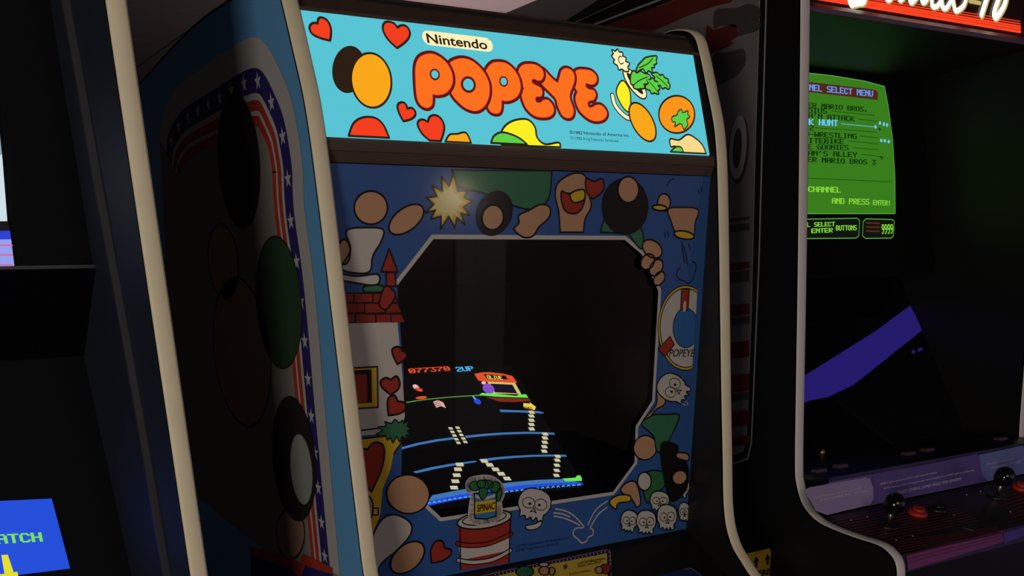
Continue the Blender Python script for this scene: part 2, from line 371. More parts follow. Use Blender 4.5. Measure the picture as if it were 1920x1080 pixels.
patch('buff_patch', MQ, 10, q3([(960, 890), (1040, 900), (1120, 850), (1200, 890), (1258, 950), (1290, 1026), (1290, 1026), (1050, 1014), (1050, 1014), (1010, 960), (965, 960)]), BUF, mq, DK, .0022)
patch('green_patch', MQ, 14, q3([(960, 1010), (960, 1010), (1010, 965), (1060, 970), (1080, 1016), (1080, 1016)]), GN, mq, DK)
def q4(p): return C(940, 0, 3.177, p)
patch('yellow_patch', MQ, 3, q4([(0, 785), (40, 735), (100, 712), (160, 715), (200, 760), (212, 820), (260, 860), (340, 850), (350, 878), (350, 878), (0, 864), (0, 864)]), YL, mq, DK, .0024)
patch('green_patch', MQ, 6, C(920, 0, 3.6, [(0, 967), (0, 967), (20, 920), (70, 895), (140, 910), (200, 940), (245, 978), (245, 978)]), GN, mq, DK, .0024)

# bezel: printed glass around the monitor opening, leaning, bottom set back
bA = Vector((0, 1.165, .138)); bB = Vector((0, 1.1945, -.3555)); bd = (bB - bA).normalized()
bN = Vector((0, bd.z, -bd.y))
if bN.y > 0: bN = -bN
BZ = Surf((.817, 1.165, .138), bN, (1, 0, 0))
HOLE = [(811, 444), (1172, 446), (1205, 474), (1237, 545), (1225, 752), (1194, 800), (1192, 868), (1150, 925), (826, 974), (752, 905), (757, 700), (744, 530)]
uvh = [BZ.to(p) for p in HOLE]
def bezel_mesh():
    W0, W1 = .529 - .817, 1.105 - .817
    zt = (BZ.at((0, 0)) - BZ.P).length
    V0 = 0.0; V1 = -(bB - bA).length - .004
    outer = [Vector((W0, V0)), Vector((W1, V0)), Vector((W1, V1)), Vector((W0, V1))]
    if BZ.V.z < 0: outer = [Vector((p.x, -p.y)) for p in outer]
    bm = bmesh.new(); al = outer + uvh
    for dl in (0, -25):
        vs = [bm.verts.new(BZ.at(p, dl)) for p in al]
        for t in tessellate_polygon([[p.to_3d() for p in outer], [p.to_3d() for p in uvh]]): bm.faces.new([vs[i] for i in t])
        if dl == 0: top = vs
    for a, b in ((0, 4), (4, len(al))):
        n = b - a
        for i in range(n): bm.faces.new((top[a + i], top[a + (i + 1) % n], vs[a + (i + 1) % n], vs[a + i]))
    bmesh.ops.recalc_face_normals(bm, faces=bm.faces[:])
    return bm
iB = ink('blue', (46, 84, 146)); iK = ink('black', (16, 15, 16)); iW = ink('white', (186, 178, 172)); iR = ink('red', (150, 46, 34)); iRb = ink('brick_red', (134, 40, 28))
iY = ink('yellow', (206, 166, 40)); iG = ink('green', (50, 108, 78)); iT = ink('tan', (180, 136, 104)); iPY = ink('pale_yellow', (214, 198, 140)); iLB = ink('can_blue', (62, 112, 164)); iSh = ink('sky_blue', (46, 98, 160))
iGr = ink('leaf_green', (44, 104, 64))
bz = put(obj('bezel', bezel_mesh(), [iB]), pc)
def b3(p): return C(600, 290, 2.634, p)
def b4(p): return C(950, 300, 2.7, p)
def b5(p): return C(620, 680, 2.7, p)
def b6(p): return C(950, 680, 2.7, p)
fig('opening_border', BZ, 2, [('s', HOLE[-1:] + HOLE[:10], .0050, iW, False, 0)], bz)
K = iK
# burst
BU = [(600, 110), (637, 155), (660, 90), (680, 180), (725, 178), (712, 210), (752, 232), (708, 258), (738, 300), (695, 290), (715, 345), (675, 310), (665, 360), (635, 305), (595, 368), (598, 305), (545, 318), (568, 275), (520, 287), (560, 245), (525, 213), (575, 205), (553, 155), (605, 178)]
fig('burst', BZ, 2, [('f', b3(BU), iY, 0), ('f', b3([(635 + (x - 635) * .72 - 6, 238 + (y - 238) * .72) for x, y in BU]), iPY, 0), ('s', b3(BU), .0022, K, True, 0)], bz)
# house: wall, roof bricks, pipe, window, door
fig('house_wall', BZ, 2, [('f', [(628, 607), (745, 604), (754, 700), (759, 780), (752, 812), (652, 818)], iW, 0), ('s', b5([(110, 348), (240, 332)]), .002, K, False, 0)], bz)
fig('house_roof', BZ, 2, [('f', b3([(60, 680), (372, 680), (420, 828), (80, 832)]), K, 0)], bz)
for r, (ya, yb, xs) in enumerate((((688, 730, [(60, 162), (170, 256), (263, 378)])), ((737, 781, [(60, 215), (222, 318), (326, 396)])), ((790, 830, [(60, 168), (177, 271), (278, 345), (352, 415)])))):
    for k, (xa, xb) in enumerate(xs):
        last = k == len(xs) - 1
        fig('brick', BZ, 4, [('f', b3([(xa, ya), (xb - (16 if last else 0), ya), (xb + (2 if last else 1), yb - 4), (xa + 1, yb)]), iRb, 0)], bz)
fig('stove_pipe', BZ, 6, [('f', b3([(340, 465), (382, 580), (300, 578)]), iR, 0), ('s', b3([(340, 465), (382, 580), (300, 578)]), .002, K, True, 0),
    ('f', b3([(325, 582), (370, 582), (372, 650), (326, 650)]), iR, 0), ('s', b3([(325, 582), (370, 582), (372, 650), (326, 650)]), .002, K, True, 0),
    ('f', b3([(322, 648), (370, 690), (342, 745), (318, 765), (290, 735)]), iR, 1), ('s', b3([(322, 648), (370, 690), (342, 745), (318, 765), (290, 735)]), .002, K, True, 1)], bz)
fig('house_window', BZ, 5, [('f', b5([(60, 30), (235, 20), (238, 225), (100, 234)]), iY, 0), ('s', b5([(60, 30), (235, 20), (238, 225), (100, 234)]), .002, K, True, 0), ('f', b5([(80, 40), (205, 34), (208, 202), (90, 208)]), K, 0), ('f', b5([(80, 60), (180, 60), (185, 200), (90, 206)]), iR, 0)], bz)
fig('house_door', BZ, 4, [('f', b5([(110, 390), (330, 365), (360, 400), (318, 460), (302, 540), (262, 640), (250, 770), (205, 880), (150, 890)]), iY, 0), ('s', b5([(110, 390), (330, 365), (360, 400), (318, 460)]), .002, K, False, 0),
    ('s', b5([(195, 738), (240, 735), (240, 770), (195, 772)]), .0018, K, False, 0)], bz)
BUSH = [(230, 360), (262, 342), (238, 325), (280, 320), (272, 298), (305, 308), (322, 286), (345, 305), (362, 290), (368, 308), (395, 293), (385, 320), (404, 335), (385, 345), (402, 366), (380, 365), (388, 392), (360, 372), (348, 402), (330, 374), (314, 406), (300, 380), (285, 392), (275, 368), (250, 374)]
fig('bush', BZ, 8, [('f', b5(BUSH), iG, 0), ('s', b5(BUSH), .0016, K, True, 0)], bz)
for src, f in ((C(600, 290, 2.634, [(380, 1035), (380, 1035), (358, 990), (355, 960), (378, 948), (398, 955), (403, 968), (403, 968), (425, 980), (422, 1005)]), 0),
               (b5([(302, 162), (302, 162), (258, 125), (250, 95), (275, 76), (302, 86), (302, 86), (330, 68), (347, 100), (338, 135)]), 0),
               (b5([(290, 267), (290, 267), (285, 205), (293, 175), (320, 165), (337, 195), (337, 195), (372, 203), (376, 235), (345, 258)]), 0),
               (b5([(205, 652), (205, 652), (160, 600), (135, 520), (140, 440), (175, 436), (182, 440), (182, 440), (215, 405), (255, 410), (270, 450), (255, 540)]), 0),
               (b5([(508, 1012), (508, 1012), (505, 950), (528, 905), (562, 903), (573, 936), (573, 936), (606, 948), (602, 975), (560, 1003)]), 0)):
    fig('heart', BZ, 10, [('f', src, iR), ('s', src, .0024, K, True)], bz)
# barrel with a can on it
bar = [('f', b5([(640, 800), (660, 1050), (905, 1010), (912, 770)]), iR, 0), ('f', b5([(648, 935), (905, 885), (905, 950), (655, 1000)]), iW, 0),
       ('s', b5([(640, 915), (700, 925), (800, 915), (912, 868)]), .0075, K), ('s', b5([(640, 915), (700, 925), (800, 915), (912, 868)]), .0045, iR),
       ('s', b5([(645, 1000), (720, 1010), (820, 995), (908, 950)]), .0075, K), ('s', b5([(645, 1000), (720, 1010), (820, 995), (908, 950)]), .0045, iW),
       ('s', b5([(652, 830), (655, 1045)]), .0018, K, False, 0), ('s', b5([(908, 780), (900, 1010)]), .0018, K, False, 0),
       ('f', b5(ell(775, 793, 140, 44, -9)), iW), ('s', b5(ell(775, 793, 138, 44, -9)), .0022, K, True), ('s', b5(ell(775, 787, 112, 30, -9)), .0016, K, True)]
fig('barrel', BZ, 4, bar, bz)
fig('spinach_can', BZ, 18, [('s', b5([(725, 660), (712, 780), (775, 800), (845, 770), (840, 690)]), .012, iW), ('s', b5([(700, 640), (705, 600), (800, 590), (860, 640), (845, 700)]), .012, iW),
    ('f', b5([(722, 660), (832, 655), (832, 775), (780, 790), (724, 785)]), iLB, 0), ('f', b5([(723, 705), (832, 690), (832, 748), (723, 765)]), iY, 0),
    ('s', b5([(722, 672), (775, 685), (832, 668)]), .004, iW), ('s', b5([(722, 660), (724, 785), (780, 790), (832, 775), (832, 655)]), .0018, K, True, 0)], bz)
for i, e in enumerate((ell(725, 622, 28, 24), ell(768, 640, 22, 50, 8), ell(790, 615, 26, 22), ell(825, 628, 26, 28, 30), ell(845, 665, 12, 34, 10), ell(755, 612, 22, 20))):
    fig('spinach_leaf', BZ, 26 + i, [('f', b5(e), iGr), ('s', b5(e), .0014, K, True)], bz)
text('SPINAC', BZ, 30, (892, 959), (925.5, 953.5), 13, K, bz, bold=.01, shear=.1)
# life ring
rc = b4([(905, 850)])[0]
def ringpt(r, a): return (rc[0] + r * .66 * .98 * math.cos(math.radians(a)) * 1.0, rc[1] + r * math.sin(math.radians(a)))
def clipx(pts): return [(min(x, 1322 - (y - 331.5) * .0671 - .5), y) for x, y in pts]
ro = [ringpt(75, a) for a in range(0, 360, 8)]; ri = [ringpt(38, a) for a in range(0, 360, 8)]
rm = [ringpt(77.5, a) for a in range(0, 360, 6)]
fig('life_ring', BZ, 2, [('f', clipx([(rc[0] + (x - rc[0]) * 1.08, rc[1] + (y - rc[1]) * 1.07) for x, y in ro]), K, 0), ('f', clipx([(rc[0] + (x - rc[0]) * 1.05, rc[1] + (y - rc[1]) * 1.045) for x, y in ro]), iY, 0), ('f', clipx(ro), K, 0),
    ('f', clipx([(rc[0] + (x - rc[0]) * .97, rc[1] + (y - rc[1]) * .975) for x, y in ro]), iW, 0), ('f', clipx(ri), K, 0), ('f', clipx([(rc[0] + (x - rc[0]) * .95, rc[1] + (y - rc[1]) * .96) for x, y in ri]), iSh, 0),
    ('f', b4([(883, 652), (923, 655), (915, 762), (878, 757)]), iR, 0), ('s', b4([(883, 652), (923, 655), (915, 762), (878, 757)]), .0016, K, True, 0), ('s', b4([(899, 722), (897, 760)]), .005, iW, False, 0),
    ('f', b4([(823, 893), (845, 935), (797, 995), (765, 957)]), iR, 0), ('s', b4([(823, 893), (845, 935), (797, 995), (765, 957)]), .0016, K, True, 0)], bz)
text('POPEYE', BZ, 16, (1252.5, 668.5), (1300, 668.5), 14, K, bz, shear=.15)
# skulls
def skull(cx, cy, w, h, rot=0, jaw=True, lay=6):
    def t(p):
        r = math.radians(rot); x, y = p[0] * w * 1.14, p[1] * h * 1.06
        return (cx + x * math.cos(r) - y * math.sin(r), cy + x * math.sin(r) + y * math.cos(r))
    o = [t(p) for p in [(-.5, -.1), (-.42, -.35), (-.2, -.5), (.15, -.5), (.42, -.35), (.5, -.05), (.42, .2), (.34, .28), (.34, .45), (.22, .5), (.14, .4), (.06, .52), (-.04, .42), (-.14, .52), (-.22, .4), (-.36, .46), (-.38, .28), (-.48, .12)]]
    e1 = [t(p) for p in ell(-.18, -.02, .19, .17)]; e2 = [t(p) for p in ell(.19, -.04, .19, .18)]; p1 = [t(p) for p in ell(-.14, 0, .045, .045)]; p2 = [t(p) for p in ell(.15, -.02, .045, .045)]
    ns = [t(p) for p in [(0, .1), (-.08, .25), (.02, .21), (.1, .25)]]
    fig('skull', BZ, lay, [('f', o, iW), ('s', o, .0018, K, True), ('s', e1, .0011, K, True), ('s', e2, .0011, K, True), ('f', p1, K), ('f', p2, K), ('s', ns, .0012, K, True, 0)], bz)
for i, (x, y, w, h, r) in enumerate(((885, 635, 66, 90, 8), (895, 755, 50, 88, 0), (768, 700, 84, 92, 5), (612, 800, 74, 100, 8), (697, 805, 86, 110, 0), (800, 780, 88, 118, 0))):
    p = b6([(x, y)])[0]; skull(p[0], p[1], w / 2.7, h / 2.7, r, lay=6 + 8 * i)
p = b6([(138, 718)])[0]; skull(p[0], p[1], 54, 55, 12)
p = b6([(842, 130)])[0]; skull(p[0], p[1], 44, 56, -60)
fig('jaw_bone', BZ, 6, [('f', b6([(95, 825), (120, 820), (150, 812), (172, 798), (176, 815), (155, 838), (120, 846), (98, 840)]), iW), ('s', b6([(95, 825), (120, 820), (150, 812), (172, 798), (176, 815), (155, 838), (120, 846), (98, 840)]), .0016, K, True)], bz)
fig('puff', BZ, 6, [('s', b6([(385, 835), (345, 840), (335, 870), (360, 893), (380, 912), (405, 900), (410, 885), (435, 870), (435, 845), (420, 838)]), .0020, iW)], bz)
for s in ([(245, 740), (290, 748), (340, 775), (390, 830)], [(237, 760), (280, 765), (318, 780)], [(239, 776), (300, 790), (368, 822)], [(508, 700), (450, 745), (410, 820)], [(506, 732), (460, 770), (420, 838)], [(885, 205), (908, 217)], [(905, 192), (916, 212)]):
    fig('motion_line', BZ, 6, [('s', b6(s), .0020 if len(s) > 2 else .0012, iW)], bz)
fig('puff', BZ, 6, [('s', b4([(880, 540), (858, 570), (868, 600), (895, 612), (920, 625), (940, 600), (955, 560), (955, 525), (940, 515)]), .0014, K)], bz)
for s in ([(883, 410), (893, 480), (900, 520)], [(893, 430), (908, 490), (914, 530)], [(920, 425), (928, 455)], [(810, 130), (825, 105), (845, 95)], [(968, 150), (975, 170)], [(982, 138), (986, 160)], [(797, 365), (803, 390)], [(812, 360), (818, 388)]):
    fig('motion_line', BZ, 6, [('s', b4(s), .0014, K)], bz)
text('©1982 Nintendo of America Inc.', BZ, 4, (967, 1027), (1066, 1010), 5, ink('dark_blue', (20, 40, 84)), bz, bold=.01)
text('©1982 King Features Syndicate', BZ, 4, (967, 1035), (1048, 1021), 5, ink('dark_blue', (20, 40, 84)), bz)
# plain patches standing in for the printed figures
def P_(nm, pts, m, lay=4): patch(nm, BZ, lay, pts, m, bz, K, .0022)
P_('tan_patch', b3(ell(250, 262, 82, 82)), iT)
P_('tan_patch', b3(ell(425, 320, 100, 55, -38)), iT)
P_('white_patch', b3([(130, 375), (230, 360), (310, 370), (300, 430), (260, 500), (245, 575), (180, 585), (105, 560), (150, 470)]), iW)
P_('white_patch', b3([(60, 585), (180, 600), (280, 590), (290, 630), (250, 645), (120, 625), (60, 630)]), iW, 8)
P_('tan_patch', b3(ell(118, 480, 30, 62)), iT)
P_('green_patch', b3([(60, 645), (120, 650), (115, 678), (60, 680)]), iG, 2)
P_('green_patch', b3([(220, 650), (300, 645), (318, 675), (222, 678)]), iG, 2)
P_('green_patch', [(847, 319), (847, 319), (862, 350), (905, 362), (960, 385), (1000, 392), (1028, 372), (1034, 320), (1034, 320)], iG)
P_('black_patch', b3(ell(860, 290, 82, 110, 20)), iK, 8)
P_('tan_patch', b3(ell(850, 310, 52, 62, 10)), iT, 12)
P_('tan_patch', b4([(35, 350), (60, 320), (60, 280), (110, 255), (170, 225), (215, 240), (212, 290), (160, 340), (130, 385), (80, 390)]), iT, 8)
P_('tan_patch', b4([(270, 366), (270, 366), (262, 260), (245, 180), (260, 115), (330, 70), (395, 80), (420, 190), (425, 240), (395, 300), (388, 366), (388, 366)]), iT)
P_('red_patch', b4([(275, 160), (310, 170), (390, 160), (385, 230), (350, 270), (300, 262), (278, 220)]), iR, 8)
P_('red_patch', b4([(400, 95), (440, 108), (480, 95), (490, 140), (470, 172), (430, 195), (400, 150)]), iR, 8)
P_('yellow_patch', b4([(320, 170), (385, 150), (388, 200), (335, 215)]), iY, 12)
P_('green_patch', b4([(475, 366), (475, 366), (500, 300), (600, 320), (680, 350), (688, 440), (665, 440), (615, 372), (615, 372)]), iG, 4)
P_('black_patch', b4(ell(597, 235, 115, 140)), iK, 8)
P_('tan_patch', b4(ell(612, 150, 52, 66)), iT, 12)
P_('tan_patch', b4(ell(795, 215, 32, 44)), iT)
P_('yellow_patch', b4(ell(772, 242, 36, 14, 5)), iY, 8)
P_('tan_patch', b4([(815, 250), (870, 240), (965, 250), (950, 320), (940, 380), (860, 370), (830, 310)]), iT, 8)
P_('yellow_patch', b4(ell(895, 380, 50, 20, 10)), iY, 12)
for x, y, rx, ry, r in ((735, 450, 55, 40, 40), (712, 515, 32, 42, 30), (755, 545, 30, 45, 30), (770, 600, 25, 38, 30)): P_('tan_patch', b4(ell(x, y, rx, ry, r)), iT, 6)
P_('tan_patch', b6([(755, 215), (760, 140), (790, 125), (800, 205), (750, 240), (715, 290), (690, 290)]), iT)
P_('green_patch', b6([(680, 310), (740, 265), (800, 262), (870, 265), (850, 330), (815, 400), (780, 450), (755, 440), (740, 370)]), iG, 8)
P_('tan_patch', b6(ell(700, 430, 58, 62, 20)), iT, 4)
P_('black_patch', b6([(780, 410), (860, 420), (860, 480), (912, 520), (905, 640), (830, 700), (790, 560)]), iK, 12)
P_('tan_patch', b6([(862, 455), (912, 462), (912, 495), (858, 480)]), iT, 16)
P_('green_patch', b6([(690, 570), (740, 545), (795, 560), (800, 620), (760, 660), (715, 710), (690, 650)]), iGr, 4)
P_('white_patch', b6(ell(695, 600, 34, 46)), iW, 8)
P_('tan_patch', b6([(575, 650), (600, 610), (650, 605), (675, 700), (655, 730), (630, 690)]), iT, 12)
P_('yellow_patch', b6([(516, 705), (555, 672), (615, 670), (620, 700), (560, 710), (548, 740)]), iY, 16)
P_('tan_patch', b6(ell(870, 580, 38, 34, -40)), iT, 20)
P_('tan_patch', b5(ell(390, 665, 108, 98, 8)), iT, 8)
P_('white_patch', b5([(205, 900), (260, 790), (330, 770), (400, 810), (400, 870), (330, 950), (250, 1020), (230, 1090), (190, 1090)]), iW, 12)
P_('tan_patch', b5(ell(385, 985, 100, 62, -42)), iT, 16)
P_('tan_patch', b5(ell(180, 745, 32, 70, 5)), iT, 8)
# glass and monitor behind
GL = glass('clear_glass', .92, .02, 1.45)
def rect_on(S, x0, x1, v0, v1, lay, name, m, parent):
    bm = bmesh.new(); bm.faces.new([bm.verts.new(S.at(p, lay)) for p in ((x0, v0), (x1, v0), (x1, v1), (x0, v1))])
    bmesh.ops.solidify(bm, geom=bm.faces[:], thickness=.0015)
    return put(obj(name, bm, m), parent)
sg = -1 if BZ.V.z > 0 else 1
rect_on(BZ, -.25, .25, sg * .05, sg * .44, -45, 'monitor_glass', GL, pc)
ca = Vector((1.318, -.296)); cb = Vector((1.519, -.12)); cd = (cb - ca).normalized()
CT = Surf((.817, 1.318, -.296), (0, -cd.y, cd.x), (1, 0, 0))
CV = 1 if CT.V.z > 0 else -1
slab(tuple(ca - cd * .045), tuple(cb + cd * .20), .529, 1.105, .01, 'monitor_shroud', VOID, pc)
slab((1.205, -.345), tuple(ca - cd * .045), .529, 1.105, .006, 'shroud_floor', VOID, pc)
slab((1.18, .13), (1.62, .12), .529, 1.105, .006, 'shroud_roof', VOID, pc)
def crt():
    bm = bmesh.new(); n = 16; L = (cb - ca).length + .004; g = []
    for j in range(n + 1):
        r = []
        for i in range(n + 1):
            a = -1 + 2 * i / n; b = -1 + 2 * j / n
            r.append(bm.verts.new(CT.at((a * .183, CV * (L / 2 + b * L / 2)), 10 - 8 * (a * a + b * b) / 2)))
        g.append(r)
    for j in range(n):
        for i in range(n): bm.faces.new((g[j][i], g[j][i + 1], g[j + 1][i + 1], g[j + 1][i]))
    for f in bm.faces: f.smooth = True
    bmesh.ops.recalc_face_normals(bm, faces=bm.faces[:])
    return bm
SCR = glow('tube_black', (9, 8, 9), 1.0)
mon = put(obj('monitor', crt(), SCR), pc)
sB = glow('screen_blue', (66, 122, 186)); sDB = glow('screen_deep_blue', (40, 78, 228)); sW = glow('screen_cream', (214, 206, 172)); sO = glow('screen_orange', (232, 84, 40)); sC = glow('screen_cyan', (84, 190, 250))
sG = glow('screen_green', (96, 160, 62)); sLG = glow('screen_light_green', (110, 240, 90)); sP = glow('screen_pink', (250, 190, 180)); sY = glow('screen_yellow', (240, 226, 80)); sBr = glow('screen_brown', (130, 44, 28)); sPu = glow('screen_purple', (140, 80, 210)); sN = glow('screen_navy', (22, 20, 38)); sYO = glow('screen_gold', (244, 190, 50))
def m1(p): return C(730, 640, 3.0, p)
def m2(p): return C(880, 680, 6.0, p)
def m3(p): return C(740, 670, 5.684, p)
def band(nm, top, bot, m, q, l=14): fig(nm, CT, l, [('f', q(top + bot[::-1]), m, 0)], mon)
band('platform', [(617, 388), (720, 392), (840, 397), (868, 405)], [(625, 402), (720, 403), (865, 410)], sB, m1)
band('platform', [(48, 605), (150, 577), (260, 556), (360, 543)], [(62, 614), (160, 588), (270, 567), (368, 554)], sB, m1)
band('platform', [(422, 536), (520, 525), (640, 517), (760, 513), (860, 515), (925, 518)], [(430, 548), (540, 536), (650, 528), (770, 524), (870, 525), (930, 530)], sB, m1)
band('platform', [(130, 738), (230, 713), (330, 695), (410, 684), (480, 676)], [(150, 746), (250, 724), (340, 706), (420, 694), (492, 682)], sB, m1)
band('platform', [(500, 668), (600, 656), (700, 648), (800, 643), (900, 641), (990, 642)], [(520, 682), (610, 668), (710, 659), (810, 653), (910, 651), (998, 653)], sB, m1)
band('platform', [(240, 870), (340, 850), (450, 830), (560, 812), (700, 795), (840, 783), (980, 778)], [(215, 905), (330, 880), (460, 855), (600, 832), (740, 815), (900, 802), (1060, 796)], sB, m1)
band('water', [(210, 906), (320, 882), (440, 860), (560, 840), (700, 820), (840, 808), (960, 800), (1075, 797)], [(202, 934), (320, 908), (440, 884), (560, 862), (700, 842), (840, 824), (960, 814), (1092, 811)], sDB, m1, 17)
wv = []
for k in range(30):
    x = 215 + k * 29; y = 913 - (k * 29) * .172 + (k * 29) ** 2 * .00006
    wv.append(('s', m1([(x, y + 5), (x + 9, y - 1), (x + 14, y + 4)]), .0018, sC, False, 0))
fig('wave_crests', CT, 20, [w[:1] + (w[1],) + w[2:] for w in wv[:1]], mon)
for w in wv[1:]: fig('wave_crest', CT, 20, [w], mon)
band('platform_end', [(970, 777), (1045, 772), (1050, 762), (1070, 757), (1080, 776)], [(990, 792), (1080, 790)], sLG, m1, 18)
def rungs(lst, w, h, sk, q=m1):
    for x, y in lst: fig('rung', CT, 18, [('f', q([(x - w / 2 - sk, y - h / 2), (x + w / 2 - sk, y - h / 2), (x + w / 2 + sk, y + h / 2), (x - w / 2 + sk, y + h / 2)]), sW, 0)], mon)
rungs([(798, 404), (797, 425), (797, 449), (797, 473), (798, 498)], 30, 17, 5)
rungs([(874, 527), (873, 549), (872, 573), (870, 598), (869, 623)], 30, 17, 5)
rungs([(944, 652), (942, 674), (940, 702), (939, 731), (937, 759)], 30, 17, 5)
rungs([(343, 495), (353, 515), (364, 535), (375, 556), (386, 576), (382, 491), (392, 511), (403, 532), (414, 552), (425, 571)], 22, 13, 4)
rungs([(394, 698), (384, 725), (377, 758), (369, 792), (362, 828)], 42, 20, 3)
rungs([(531, 678), (562, 700), (595, 725), (627, 750), (660, 777)], 38, 20, 6)
pix('077370', CT, 16, (768.5, 701.5), (844, 696.5), 8.5, sO, mon, vh=-4)
pix('2UP', CT, 16, (857.5, 698.5), (889, 696.5), 8.5, sC, mon, vh=-5)
fig('letter_end', CT, 16, [('f', m1(ell(67, 179, 6, 7)), sC)], mon)
band('ground_line', [(92, 345), (200, 329), (330, 316), (470, 307), (540, 303)], [(97, 350), (200, 334), (330, 321), (470, 312), (545, 310)], sG, m1)
fig('grass', CT, 16, [('f', m1([(505, 305), (520, 294), (540, 298), (560, 290), (590, 296), (600, 300), (715, 312), (730, 300), (745, 304), (765, 302), (780, 322), (600, 316), (545, 311)]), sLG, 0)], mon)
fig('porch_step', CT, 15, [('f', m1([(537, 318), (785, 327), (792, 340), (700, 346), (620, 344), (570, 328)]), sBr, 0)], mon)
fig('roof_sign', CT, 16, [('f', m1([(476, 188), (515, 180), (560, 178), (640, 187), (690, 200), (718, 238), (640, 236), (600, 232), (540, 230), (500, 226)]), sO, 0), ('f', m1([(528, 190), (650, 198), (665, 220), (545, 214)]), SCR, 0)], mon)
pix('OLIVE', CT, 20, (914, 712), (942, 713.5), 6.5, sY, mon, vh=-3)
fig('window_frame', CT, 16, [('f', m1([(548, 231), (705, 238), (740, 302), (585, 298)]), sYO if False else glow('screen_buff', (222, 200, 120)), 0), ('f', m1([(566, 243), (690, 249), (718, 298), (592, 292)]), sN, 0)], mon)
fig('purple_patch', CT, 20, [('f', m1(ell(555, 272, 34, 26, 25)), sPu)], mon)
fig('pink_patch', CT, 23, [('f', m1(ell(528, 240, 13, 9)), sP)], mon)
fig('pink_patch', CT, 17, [('f', m1(ell(148, 262, 20, 12, 30)), sP)], mon)
fig('red_patch', CT, 19, [('f', m1(ell(165, 277, 22, 9, 20)), sO)], mon)
fig('red_patch', CT, 17, [('f', m1(ell(178, 322, 32, 8, -5)), sO)], mon)
for k in range(4): fig('pink_stripe', CT, 17, [('s', m1([(248 + k * 5, 348 + k * 9), (272 + k * 5, 340 + k * 9), (300 + k * 4, 352 + k * 8)]), .0022, sP)], mon)
fig('bottle', CT, 17, [('f', m1(ell(493, 343, 22, 14, 30)), sDB), ('s', m1([(470, 317), (480, 328)]), .0034, sC, False, 0)], mon)
fig('arrow_sign', CT, 17, [('f', m1([(752, 352), (790, 356), (785, 346), (822, 374), (815, 392), (800, 386), (765, 380), (752, 372)]), sY, 0), ('s', m1([(797, 386), (803, 396)]), .0026, sO, False, 0)], mon)
pix('SWEE', CT, 20, (983.5, 768.5), (998, 769.5), 4.5, sBr, mon, vh=-1)

# lower front: slope with the instruction card, control panel
slab((1.196, -.360), (1.128, -.398), .529, 1.105, .008, 'lower_slope', BLACK, pc)
cp = slab((1.130, -.402), (.955, -.482), .529, 1.105, .012, 'control_panel', BLACK, pc)
sl = Vector((0, 1.196 - 1.128, -.360 + .398)).normalized()
SLP = Surf((.817, 1.196, -.360), (0, -sl.z, sl.y), (1, 0, 0))
iCY = ink('card_yellow', (206, 176, 60)); iCN = ink('card_navy', (28, 24, 62)); iCP = ink('card_pink', (180, 120, 120))
def k7(p): return C(880, 980, 6.0, p)
card = fig('instruction_card', SLP, 6, [('f', k7([(60, 625), (300, 560), (1540, 305), (1575, 310), (1590, 335), (1600, 700), (60, 700)]), iCP, 0), ('f', k7([(60, 630), (300, 568), (1540, 313), (1570, 317), (1582, 340), (1592, 700), (60, 700)]), iCN, 0),
    ('f', k7([(160, 640), (600, 535), (1545, 348), (1556, 700), (100, 720)]), iCY, 0)], pc, 'yellow instruction card with navy dotted border')
for k in range(30):
    t = k / 29; x = 290 + t * 1235; fig('border_dot', SLP, 12, [('f', k7(ell(x, 592 - (x - 290) * .208, 7, 8)), iW)], card)
for k in range(4): fig('border_dot', SLP, 12, [('f', k7(ell(1570 + k * 2, 340 + k * 45, 7, 8)), iW)], card)
text('CATCH Falling Hearts,', SLP, 12, k7([(1225, 482)])[0], k7([(1533, 418)])[0], 4.6, iK, card, bold=.015)
text('Notes, and Letters!', SLP, 12, k7([(1228, 512)])[0], k7([(1495, 455)])[0], 4.6, iK, card)
text('PUNCH Bottles,', SLP, 12, k7([(1135, 602)])[0], k7([(1370, 552)])[0], 4.6, iR, card)
patch('heart', SLP, 12, k7([(1062, 480), (1062, 480), (1085, 478), (1103, 500), (1090, 525), (1066, 532), (1056, 505)]), ink('heart_red', (130, 40, 50)), card)
patch('green_patch', SLP, 12, k7(ell(620, 560, 100, 60)), iGr, card, iK)
patch('tan_patch', SLP, 12, k7(ell(840, 550, 60, 50)), iT, card, iK)
patch('tan_patch', SLP, 12, k7(ell(925, 555, 34, 45)), iT, card, iK)
patch('white_patch', SLP, 15, k7(ell(835, 482, 56, 24)), iW, card, iK)
patch('red_patch', SLP, 12, k7(ell(1530, 530, 62, 55)), iR, card, iK)
patch('tan_patch', SLP, 15, k7(ell(1455, 545, 42, 40)), iT, card, iK)
CPS_d = Vector((0, 1.130 - .955, -.402 + .482)).normalized()
CPS = Surf((.817, 1.130, -.402), (0, -CPS_d.z, CPS_d.y), (1, 0, 0))
fig('panel_print', CPS, 4, [('f', [(1180, 1092), (1236, 1074), (1296, 1066), (1314, 1079), (1330, 1130), (1180, 1160)], ink('panel_blue', (34, 44, 96)), 0), ('s', [(1180, 1092), (1236, 1074), (1296, 1066), (1314, 1079), (1330, 1130)], .0016, ink('panel_line', (120, 116, 122)), False, 0)], pc, 'dark blue panel print with pale outline')
slab((.955, -.482), (.962, -.56), .529, 1.105, .01, 'panel_front', BLACK, pc)
slab((.968, -.56), (1.052, -.75), .529, 1.105, .01, 'lower_front_panel', BLACK, pc)
slab((1.052, -.75), (1.052, -1.41), .529, 1.105, .01, 'coin_door_panel', BLACK, pc)

